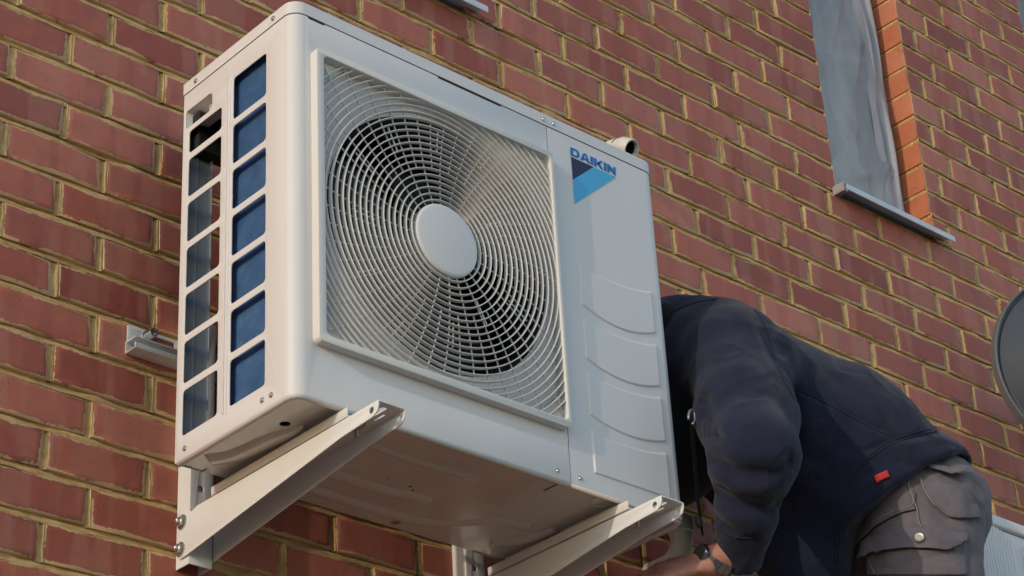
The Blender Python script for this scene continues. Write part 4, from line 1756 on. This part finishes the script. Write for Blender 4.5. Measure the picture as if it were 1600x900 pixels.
person = empty("person", (AL_.x, AL_.y, AL_.z - 0.09), "bending person in navy hoodie and grey work trousers working at the unit's right end", "person")

# body: one continuous figure
lo = Vector((0.70, -0.75, min(AL_.z, AR_.z) - 0.12))
hi = Vector((1.80, -0.01, 3.72))
B = Field(lo, hi, 0.0055)
B.ell(CH_ - AX_ * 0.02, CH_ + AX_ * 0.22, LAT, (0.155, 0.10), (0.135, 0.09))
B.ell(CH_ + AX_ * 0.22, PE_, LAT, (0.135, 0.09), (0.145, 0.10))
B.cone(NB_, HD_ + Vector((0.03, 0, 0.03)), 0.060, 0.055)
FA = Vector((-0.55, 0.05, -0.83)).normalized()    # where the face looks
HU = Vector((-0.80, 0.02, 0.60)).normalized()      # crown direction
B.ell(HD_ - HU * 0.02, HD_ + HU * 0.045, LAT, (0.072, 0.088), (0.075, 0.090), 0.02)
B.ell(HD_ - HU * 0.055 + FA * 0.035, HD_ - HU * 0.075 + FA * 0.055, LAT, (0.055, 0.045), (0.035, 0.030), 0.03)
B.cone(HD_ - HU * 0.005 + FA * 0.088, HD_ - HU * 0.035 + FA * 0.108, 0.009, 0.014, 0.012)
for s_ in (-1, 1):
    B.ell(HD_ + LAT * s_ * 0.074 + HU * 0.018, HD_ + LAT * s_ * 0.076 - HU * 0.022, LAT, (0.008, 0.020), (0.007, 0.014), 0.008)
    B.cone(HD_ + LAT * s_ * 0.031 + FA * 0.092 + HU * 0.004, HD_ + LAT * s_ * 0.033 + FA * 0.092 + HU * 0.004, 0.013, 0.013, 0.008, sub=True)
    B.cone(HD_ + LAT * s_ * 0.031 + FA * 0.079 + HU * 0.004, HD_ + LAT * s_ * 0.032 + FA * 0.079 + HU * 0.004, 0.012, 0.012, 0.002)
B.ell(HD_ - HU * 0.060 + FA * 0.078 - LAT * 0.018, HD_ - HU * 0.060 + FA * 0.078 + LAT * 0.018, HU, (0.006, 0.008), (0.006, 0.008), 0.006)
for (s0, e0_, w0) in ((LS_, LE_, LW_), (RS_, RE_, RW_)):
    B.cone(CH_ + AX_ * 0.02, s0, 0.075, 0.058, 0.05)
    B.cone(s0, e0_, 0.050, 0.036)
    B.cone(e0_, w0, 0.036, 0.027)


def hand(F, w, dirv, back, thumb_side, curl):
    """Palm, four fingers of unequal length and a thumb on the side."""
    d = dirv.normalized()
    b = (back - d * back.dot(d)).normalized()          # back of the hand
    s = d.cross(b) * thumb_side                        # towards the thumb
    F.ell(w + d * 0.01, w + d * 0.085, s, (0.030, 0.017), (0.040, 0.014), 0.02)
    for i, (off, ln) in enumerate(((0.030, 0.074), (0.010, 0.083), (-0.010, 0.077), (-0.029, 0.060))):
        p = w + d * 0.088 + s * off
        dd = d + s * off * 2.0
        for seg, (fr, rad) in enumerate(((0.45, 0.0095), (0.32, 0.0085), (0.23, 0.0075))):
            dd = (dd - b * curl * (0.35 + 0.35 * seg)).normalized()
            q = p + dd * ln * fr
            F.cone(p, q, rad, rad - 0.0009, 0.006)
            p = q
    p = w + d * 0.030 + s * 0.028
    dd = (d * 0.75 + s * 0.7 - b * 0.25).normalized()
    for fr, rad in ((0.045, 0.0125), (0.032, 0.0105), (0.026, 0.009)):
        q = p + dd * fr
        F.cone(p, q, rad, rad - 0.001, 0.010)
        dd = (dd + d * 0.30 - b * 0.25).normalized()
        p = q


LH_D = (at(1050, 898, -0.34) - LW_)
hand(B, LW_ + LH_D.normalized() * 0.050, LH_D + Vector((0, 0.0, 0.012)), Vector((-0.1, -0.62, 0.70)), 1, 0.85)
B.cone(LW_, LW_ + LH_D.normalized() * 0.06, 0.027, 0.026)
hand(B, RW_, RW_ - RE_ + Vector((-0.08, 0, 0.0)), Vector((0.1, 0.9, 0.3)), -1, 0.7)
for (h0, k0, a0) in ((HL_, KL_, AL_), (HR_, KR_, AR_)):
    B.cone(h0, k0, 0.082, 0.054)
    B.cone(k0, a0, 0.054, 0.038)
    B.cone(a0, a0 + Vector((-0.13, -0.01, -0.06)), 0.035, 0.028)
bV, bQ = B.mesh(2)
np_mesh("body", bV, bQ, M_SKIN, person)
# short dark hair
H = Field(HD_ - Vector((0.15, 0.15, 0.15)), HD_ + Vector((0.15, 0.15, 0.15)), 0.005)
H.ell(HD_ - HU * 0.015 - FA * 0.012, HD_ + HU * 0.048 - FA * 0.006, LAT, (0.078, 0.092), (0.080, 0.094), 0.02)
H.half(HD_ + FA * 0.062 - HU * 0.03, FA - HU * 0.35)
hV, hQ = H.mesh(1)
hV = hV + vnormals(hV, hQ) * (0.003 * lattice_noise(hV, 180.0, 3))[:, None]
np_mesh("hair", hV, hQ, M_HAIR, person)

# hoodie
G = Field(Vector((0.72, -0.78, 2.93)), Vector((1.80, -0.005, 3.78)), 0.0055)
WA_ = CH_ + AX_ * 0.25
HEM = PE_ + AX_ * 0.030
WA_ = WA_ + DOR * 0.018
G.ell(CH_ - AX_ * 0.03, WA_, LAT, (0.190, 0.138), (0.188, 0.150), 0.05)
G.ell(WA_, HEM - AX_ * 0.03, LAT, (0.190, 0.150), (0.186, 0.146), 0.05)
G.ell(HEM - AX_ * 0.05, HEM + AX_ * 0.06, LAT, (0.186, 0.146), (0.182, 0.142), 0.02)
G.ell(CH_ + AX_ * 0.14 - DOR * 0.055, CH_ + AX_ * 0.34 - DOR * 0.105, LAT, (0.150, 0.10), (0.160, 0.115), 0.08)       # cloth hanging off the belly
G.ell(NB_ + DOR * 0.03 - AX_ * 0.005, NB_ + DOR * 0.052 + AX_ * 0.075, LAT, (0.105, 0.050), (0.085, 0.030), 0.03)     # hood lying on the back
G.cone(NB_ - AX_ * 0.02, NB_ + AX_ * 0.05, 0.082, 0.10, 0.04)
# open hem, cut before the sleeves are joined on
G.half(HEM - AX_ * 0.012, AX_ - DOR * 0.55 - LAT * 0.24)
G.ell(HEM - AX_ * 0.05, HEM + AX_ * 0.2, LAT, (0.173, 0.133), (0.176, 0.136), 0.008, sub=True)
G.cone(CH_ - AX_ * 0.01 - LAT * 0.05, LS_, 0.105, 0.092, 0.05)
G.cone(LS_, LS_.lerp(LE_, 0.55), 0.092, 0.086, 0.025)
G.cone(LS_.lerp(LE_, 0.55), LE_, 0.084, 0.070, 0.03)
G.cone(LE_, LE_.lerp(LW_, 0.55), 0.069, 0.053, 0.03)
CUFF = LW_ + (LW_ - LE_).normalized() * 0.012
G.cone(LE_.lerp(LW_, 0.55), CUFF, 0.053, 0.0380, 0.015)
G.cone(CH_ - AX_ * 0.01 + LAT * 0.05, RS_, 0.105, 0.088, 0.05)
G.cone(RS_, RE_, 0.088, 0.074, 0.03)
G.cone(RE_, RW_, 0.072, 0.040, 0.02)
G.cone(at(1238, 770, -0.29), at(1256, 905, -0.31), 0.080, 0.080, 0.06)
# open cuff
dcu = (LW_ - LE_).normalized()
G.cone(CUFF + dcu * 0.060, CUFF + dcu * 0.15, 0.050, 0.075, 0.004, sub=True)
gV, gQ = G.mesh(3)
gN = vnormals(gV, gQ)
ridged = lambda P, sc, sd: (1 - np.abs(lattice_noise(P, sc, sd))) ** 5
warp = gV + 0.03 * np.stack([lattice_noise(gV, 9.0, 21), lattice_noise(gV, 9.0, 22), lattice_noise(gV, 9.0, 23)], 1)
gV = gV + gN * (0.0036 * lattice_noise(gV, 11.0, 5) + 0.0022 * lattice_noise(gV, 24.0, 8)
                - 0.0034 * ridged(warp * npv((0.8, 0.8, 1.5)), 9.0, 31) * (lattice_noise(gV, 6.0, 33) > -0.1)
                + 0.0025 * ridged(warp * npv((1.4, 0.7, 0.9)), 17.0, 32))[:, None]
gN = vnormals(gV, gQ)
YS, YT = -0.47, -0.52
gV = strokes(gV, gN, [
    # armhole: deep crease between sleeve and back
    ([(1178, 486, -0.45), (1196, 530, -0.47), (1216, 585, -0.48), (1243, 632, -0.48), (1252, 690, -0.48), (1235, 770, -0.48)], 0.011, -0.016),
    ([(1196, 478, -0.43), (1204, 520, -0.44), (1222, 560, -0.45)], 0.010, -0.012),
    ([(1130, 484, -0.40), (1160, 500, -0.42), (1185, 545, -0.46)], 0.012, 0.006),
    # pits and folds on the inner edge of the sleeve
    ([(1096, 622, -0.50), (1108, 640, -0.52), (1106, 668, -0.52)], 0.011, -0.028),
    ([(1112, 676, -0.52), (1126, 690, -0.54)], 0.010, -0.024),
    ([(1088, 600, -0.5), (1120, 650, -0.54), (1160, 720, -0.56)], 0.014, 0.008),
    ([(1106, 716, -0.52), (1150, 742, -0.56), (1206, 738, -0.55), (1236, 700, -0.53)], 0.011, -0.018),
    ([(1110, 734, -0.52), (1152, 764, -0.55), (1210, 760, -0.54)], 0.012, 0.014),
    ([(1116, 764, -0.50), (1150, 790, -0.53), (1206, 800, -0.52), (1226, 780, -0.51)], 0.010, -0.016),
    ([(1116, 786, -0.49), (1150, 812, -0.51), (1190, 828, -0.50)], 0.011, 0.009),
    ([(1112, 806, -0.47), (1145, 832, -0.49), (1182, 846, -0.48)], 0.007, -0.009),
    ([(1180, 640, -0.56), (1226, 676, -0.55), (1240, 720, -0.53)], 0.020, 0.007),
    ([(1150, 560, -0.50), (1186, 620, -0.55)], 0.030, 0.006),
    ([(1190, 580, -0.5), (1220, 640, -0.53)], 0.016, -0.006),
    # side seam and hem seam
    ([(1240, 606, -0.46), (1300, 634, -0.48), (1350, 662, -0.5), (1392, 678, -0.52)], 0.0045, -0.0045),
    ([(1480, 664, -0.44), (1440, 672, -0.5), (1396, 686, -0.54), (1356, 712, -0.56), (1326, 752, -0.55), (1310, 804, -0.53), (1302, 870, -0.5)], 0.0055, -0.0075),
    ([(1476, 674, -0.44), (1438, 682, -0.5), (1400, 696, -0.54), (1362, 722, -0.56), (1334, 760, -0.55), (1318, 810, -0.53)], 0.006, 0.004),
    # drape under the arm
    ([(1232, 772, -0.46), (1262, 762, -0.48), (1290, 734, -0.5)], 0.010, 0.014),
    ([(1222, 790, -0.45), (1262, 784, -0.48), (1300, 748, -0.5)], 0.012, -0.013),
    ([(1250, 700, -0.48), (1268, 730, -0.49), (1300, 720, -0.5)], 0.014, -0.010),
    ([(1290, 870, -0.48), (1282, 810, -0.49), (1290, 760, -0.5)], 0.014, 0.010),
    ([(1250, 890, -0.44), (1240, 840, -0.45), (1256, 800, -0.46)], 0.016, -0.010),
    ([(1330, 770, -0.54), (1342, 740, -0.55), (1372, 716, -0.55)], 0.010, -0.007),
    ([(1290, 560, -0.36), (1340, 620, -0.46), (1380, 660, -0.5)], 0.030, 0.004),
    ([(1260, 560, -0.40), (1310, 600, -0.46)], 0.02, -0.003),
])
hoodie = np_mesh("hoodie", gV, gQ, M_HOODIE, person)

# trousers
T = Field(Vector((1.05, -0.80, AL_.z - 0.03)), Vector((1.80, -0.02, 3.50)), 0.0055)
T.ell(PE_ - AX_ * 0.07, PE_ + AX_ * 0.03, LAT, (0.152, 0.116), (0.160, 0.124), 0.05)
T.cone(HL_, KL_, 0.108, 0.088, 0.05)
T.cone(HR_, KR_, 0.106, 0.088, 0.05)
T.cone(KL_, AL_, 0.086, 0.072, 0.03)
T.cone(KR_, AR_, 0.086, 0.072, 0.03)
T.ell(PE_ + AX_ * 0.045 + DOR * 0.015 - LAT * 0.06, PE_ + AX_ * 0.045 + DOR * 0.015 + LAT * 0.06, DOR, (0.080, 0.080), (0.080, 0.080), 0.05)
T.half(AL_ + Vector((0, 0, -0.012)), (0, 0, -1))
tV, tQ = T.mesh(3)
tN = vnormals(tV, tQ)
twarp = tV + 0.02 * np.stack([lattice_noise(tV, 12.0, 41), lattice_noise(tV, 12.0, 42), lattice_noise(tV, 12.0, 43)], 1)
tV = tV + tN * (0.0045 * lattice_noise(tV, 13.0, 15) + 0.0020 * lattice_noise(tV, 31.0, 18)
                - 0.0040 * ridged(twarp * npv((1, 1, 1.6)), 12.0, 44) + 0.0022 * ridged(twarp, 26.0, 45))[:, None]
tN = vnormals(tV, tQ)
tV = strokes(tV, tN, [
    ([(1330, 856, -0.56), (1380, 846, -0.60), (1450, 842, -0.58), (1500, 850, -0.5)], 0.010, 0.006),
    ([(1420, 752, -0.55), (1440, 800, -0.57), (1452, 850, -0.58)], 0.006, -0.005),
    ([(1456, 770, -0.55), (1480, 830, -0.54), (1500, 880, -0.5)], 0.016, -0.006),
    ([(1460, 830, -0.56), (1480, 845, -0.54), (1500, 838, -0.5)], 0.010, 0.006),
])
trousers = np_mesh("trousers", tV, tQ, M_TROUSER, person)
bvh = BVHTree.FromPolygons([tuple(p) for p in tV], [tuple(int(i) for i in q) for q in tQ])
bvh_h = BVHTree.FromPolygons([tuple(p) for p in gV], [tuple(int(i) for i in q) for q in gQ])


def patch(name, poly, m, parent, tree, base=0.002, lift=None, thick=0.0015, res=26, up_free=None):
    """A piece of cloth laid on the garment. poly: corners as in at(); lift(u, v) adds height over the cloth (u, v in 0..1 of the bounding box)."""
    us, vs = [p[0] for p in poly], [p[1] for p in poly]
    u0, u1, v0, v1 = min(us), max(us), min(vs), max(vs)
    bm = bmesh.new()
    vl = [bm.verts.new((p[0], p[1], 0)) for p in poly]
    bm.faces.new(vl)
    n = 4
    for k in range(1, res):
        for co, no in (((u0 + (u1 - u0) * k / res, 0, 0), (1, 0, 0)), ((0, v0 + (v1 - v0) * k / res, 0), (0, 1, 0))):
            bmesh.ops.bisect_plane(bm, geom=bm.verts[:] + bm.edges[:] + bm.faces[:], plane_co=co, plane_no=no)
    bad = []
    for v in bm.verts:
        p = at(v.co.x, v.co.y, -0.5)
        d = (p - CAM).normalized()
        hit = tree.ray_cast(CAM, d)
        a, b = (v.co.x - u0) / (u1 - u0), (v.co.y - v0) / (v1 - v0)
        if hit[0] is None:
            bad.append(v)
            continue
        nr = hit[1] if hit[1].dot(d) < 0 else -hit[1]
        v.co = hit[0] + nr * (base + (lift(a, b) if lift else 0))
    bmesh.ops.delete(bm, geom=bad, context='VERTS')
    bmesh.ops.recalc_face_normals(bm, faces=bm.faces)
    for f in bm.faces:
        f.smooth = True
    if bm.faces and sum((f.normal.dot(fwd) for f in bm.faces)) > 0:
        bmesh.ops.reverse_faces(bm, faces=bm.faces)
    o = bm_obj(name, bm, m, parent, smooth=True)
    so = o.modifiers.new("cloth_thickness", 'SOLIDIFY')
    so.thickness = thick
    so.offset = 1.0
    return o


patch("hip_pocket", [(1345, 790), (1368, 764), (1404, 742), (1420, 752), (1432, 772), (1430, 798), (1400, 806), (1370, 824), (1345, 850), (1318, 862), (1316, 840)], M_TROUSER, trousers, bvh, 0.003, lambda a, b: 0.008 * max(0, b - 0.35))
patch("cargo_flap", [(1350, 846), (1400, 830), (1446, 826), (1474, 830), (1512, 836), (1506, 848), (1474, 860), (1420, 860), (1376, 866), (1352, 872)], M_TROUSER, trousers, bvh, 0.004, lambda a, b: 0.012 * max(0, b) ** 1.5)
patch("cargo_pocket", [(1354, 862), (1420, 858), (1480, 858), (1508, 848), (1510, 899), (1358, 899)], M_TROUSER, trousers, bvh, 0.0025)
patch("back_pocket", [(1440, 752), (1470, 758), (1508, 762), (1524, 790), (1530, 810), (1500, 811), (1480, 806), (1452, 784)], M_TROUSER, trousers, bvh, 0.0025, lambda a, b: 0.004 * b)
patch("back_flap", [(1440, 728), (1466, 734), (1490, 738), (1508, 732), (1504, 742), (1482, 750), (1454, 738)], M_TROUSER, trousers, bvh, 0.006, lambda a, b: 0.010 * b)
patch("brand_tag", [(1364, 744), (1385, 735), (1389, 745), (1369, 755)], M_RED, hoodie, bvh_h, 0.003, None, 0.001, 4)
hit = bvh.ray_cast(CAM, (at(1437, 846, -0.5) - CAM).normalized())
if hit[0] is not None:
    v1, f1 = lathe_geo([(0.0, 0.0095), (0.002, 0.0095), (0.0035, 0.0080), (0.0030, 0.0060), (0.0034, 0.003), (0.0032, 0.0)], hit[0] + hit[1] * 0.0125, hit[1], 20, True)
    mesh("snap_button", v1, f1, M_BRASS, trousers, auto=40)



def seam(name, pts, tree, m, parent, r=0.0013, off=0.0006, n=28):
    P = [Vector((a, b)) for a, b in pts]
    cv_ = curve2([(q.x, q.y) for q in P], max(3, n // max(1, len(P) - 1)))
    out_ = []
    for q in cv_:
        d = (at(q.x, q.y, -0.5) - CAM).normalized()
        h_ = tree.ray_cast(CAM, d)
        if h_[0] is not None:
            nr = h_[1] if h_[1].dot(d) < 0 else -h_[1]
            if out_ and (h_[0] - out_[-1]).length > 0.06:
                break
            out_.append(h_[0] + nr * off)
    if len(out_) > 3:
        mesh(name, *tube_geo(out_, r, 6), m, parent, smooth=True)


for dx in (0, 5):
    seam("hem_seam", [(1478 + dx * 0.4, 666 + dx), (1440, 673 + dx), (1396, 688 + dx), (1356, 713 + dx), (1327 + dx, 752), (1311 + dx, 804), (1303 + dx, 880)], bvh_h, M_HOODIE, hoodie)
seam("side_seam", [(1244, 607), (1300, 634), (1350, 662), (1388, 680)], bvh_h, M_HOODIE, hoodie)
seam("armhole_seam", [(1176, 480), (1192, 505), (1206, 548), (1222, 590), (1240, 622)], bvh_h, M_HOODIE, hoodie)
seam("shoulder_seam", [(1052, 488), (1070, 479), (1096, 471), (1120, 468)], bvh_h, M_HOODIE, hoodie)
seam("cuff_seam", [(1116, 822), (1145, 838), (1176, 840), (1192, 832)], bvh_h, M_HOODIE, hoodie)
for pts in ([(1349, 792), (1370, 769), (1404, 748), (1417, 757), (1427, 775), (1424, 794), (1398, 801), (1366, 819), (1342, 844), (1322, 854)],
            [(1438, 752), (1452, 784), (1480, 806), (1500, 811)], [(1360, 868), (1370, 899)], [(1420, 754), (1432, 790), (1440, 826)]):
    seam("stitch_line", pts, bvh, M_STITCH, trousers, 0.0009, 0.0062)

# draw cord hanging from the hood, with its stopper
cp = [at(1080, 640, -0.40), at(1083, 690, -0.40), at(1087, 740, -0.40), at(1091, 790, -0.40), at(1098, 836, -0.40)]
v1, f1 = tube_geo(cp, [0.0026, 0.0032, 0.0030, 0.0028, 0.0020], 10)
cord = mesh("draw_cord", v1, f1, M_BLACKCLOTH, person, smooth=True)
v1, f1 = tube_geo([at(1089, 806, -0.405), at(1092, 818, -0.405), at(1094, 824, -0.405)], [0.004, 0.0062, 0.004], 12)
mesh("cord_stop", v1, f1, M_RUBBER, cord, smooth=True)
lp = [at(1081 + 5 * math.cos(R(a)), 652 + 11 * math.sin(R(a)), -0.42) for a in range(-200, 100, 20)]
v1, f1 = tube_geo(lp, 0.0028, 8)
mesh("cord_loop", v1, f1, M_GALV, cord, smooth=True)
# black filler mass in the gap at the hoodie's neck
S_ = Field(Vector((0.84, -0.45, 3.14)), Vector((1.25, -0.02, 3.62)), 0.008)
S_.ell(NB_ - AX_ * 0.045 - DOR * 0.02, CH_ - DOR * 0.10 + AX_ * 0.05, LAT, (0.110, 0.075), (0.140, 0.07), 0.03)
S_.cone(CH_ - DOR * 0.07 - AX_ * 0.08, CH_ - DOR * 0.17 - AX_ * 0.02, 0.10, 0.105, 0.03)
sV, sQ = S_.mesh(2)
np_mesh("neck_fill", sV, sQ, M_BLACKCLOTH, person)

# wrist watch
wd = (LW_ - LE_).normalized()
wc = LW_ + LH_D.normalized() * 0.044
wx = LH_D.normalized().lerp(wd, 0.6).normalized()
wu = (-(fwd) - wx * (-(fwd)).dot(wx)).normalized()
wl = wx.cross(wu)
watch = empty("watch_pivot", (0, 0, 0)) if False else None
links = []
NL = 18
case_me = None
for k in range(NL):
    t = 2 * math.pi * k / NL
    rd = wu * math.cos(t) + wl * math.sin(t)
    tg = -wu * math.sin(t) + wl * math.cos(t)
    c = wc + rd * 0.0325
    P = [c + tg * a * 0.0056 + wx * b * 0.0085 + rd * h for h in (-0.0016, 0.0022) for a, b in ((-1, -1), (1, -1), (1, 1), (-1, 1))]
    links.append(([tuple(p) for p in P], [(3, 2, 1, 0), (4, 5, 6, 7), (0, 1, 5, 4), (1, 2, 6, 5), (2, 3, 7, 6), (3, 0, 4, 7)]))
V, F = join_geo(links)
strap = mesh("watch_bracelet", V, F, M_WATCH, person)
rd = (wu * 0.55 - wl * 0.83).normalized()
if rd.dot(right) > 0:
    rd = (wu * 0.55 + wl * 0.83).normalized()
v1, f1 = lathe_geo([(0.030, 0.0), (0.031, 0.015), (0.034, 0.0165), (0.039, 0.0160), (0.0410, 0.0145), (0.0402, 0.0130), (0.0412, 0.0)], wc, rd, 32, True)
case = mesh("watch_case", v1, f1, M_WATCH, strap, auto=35)
v1, f1 = lathe_geo([(0.0399, 0.0), (0.0399, 0.0129), (0.0404, 0.0124), (0.0404, 0.0)], wc, rd, 28, True)
mesh("watch_dial", v1, f1, M_GLASS, case)
# boots
for a0 in (AL_, AR_):
    K = Field(a0 - Vector((0.26, 0.12, 0.14)), a0 + Vector((0.16, 0.12, 0.14)), 0.008)
    K.cone(a0 + Vector((0, 0, 0.06)), a0 + Vector((0.0, 0, -0.04)), 0.055, 0.055)
    K.ell(a0 + Vector((0.03, 0, -0.045)), a0 + Vector((-0.17, -0.01, -0.055)), (0, 1, 0), (0.045, 0.045), (0.050, 0.040))
    K.half(a0 + Vector((0, 0, -0.09)), (0, 0, -1))
    kV, kQ = K.mesh(2)
    np_mesh("boot", kV, kQ, M_BOOT, person)

# platform he stands on, below the picture
pz = AL_.z - 0.09
pf = empty("work_platform", (1.45, -0.42, 0.0), "wooden boarded work platform on steel legs under the worker's boots", "platform")
for k in range(3):
    box("board", (0.9, -0.78 + 0.235 * k, pz - 0.04), (2.1, -0.55 + 0.235 * k, pz), M_WOOD, pf, 0.004)
for x in (0.95, 2.05):
    for y in (-0.76, -0.10):
        v1, f1 = tube_geo([(x, y, 0), (x, y, pz - 0.04)], 0.024, 14)
        mesh("leg", v1, f1, M_GALV, pf, smooth=True)
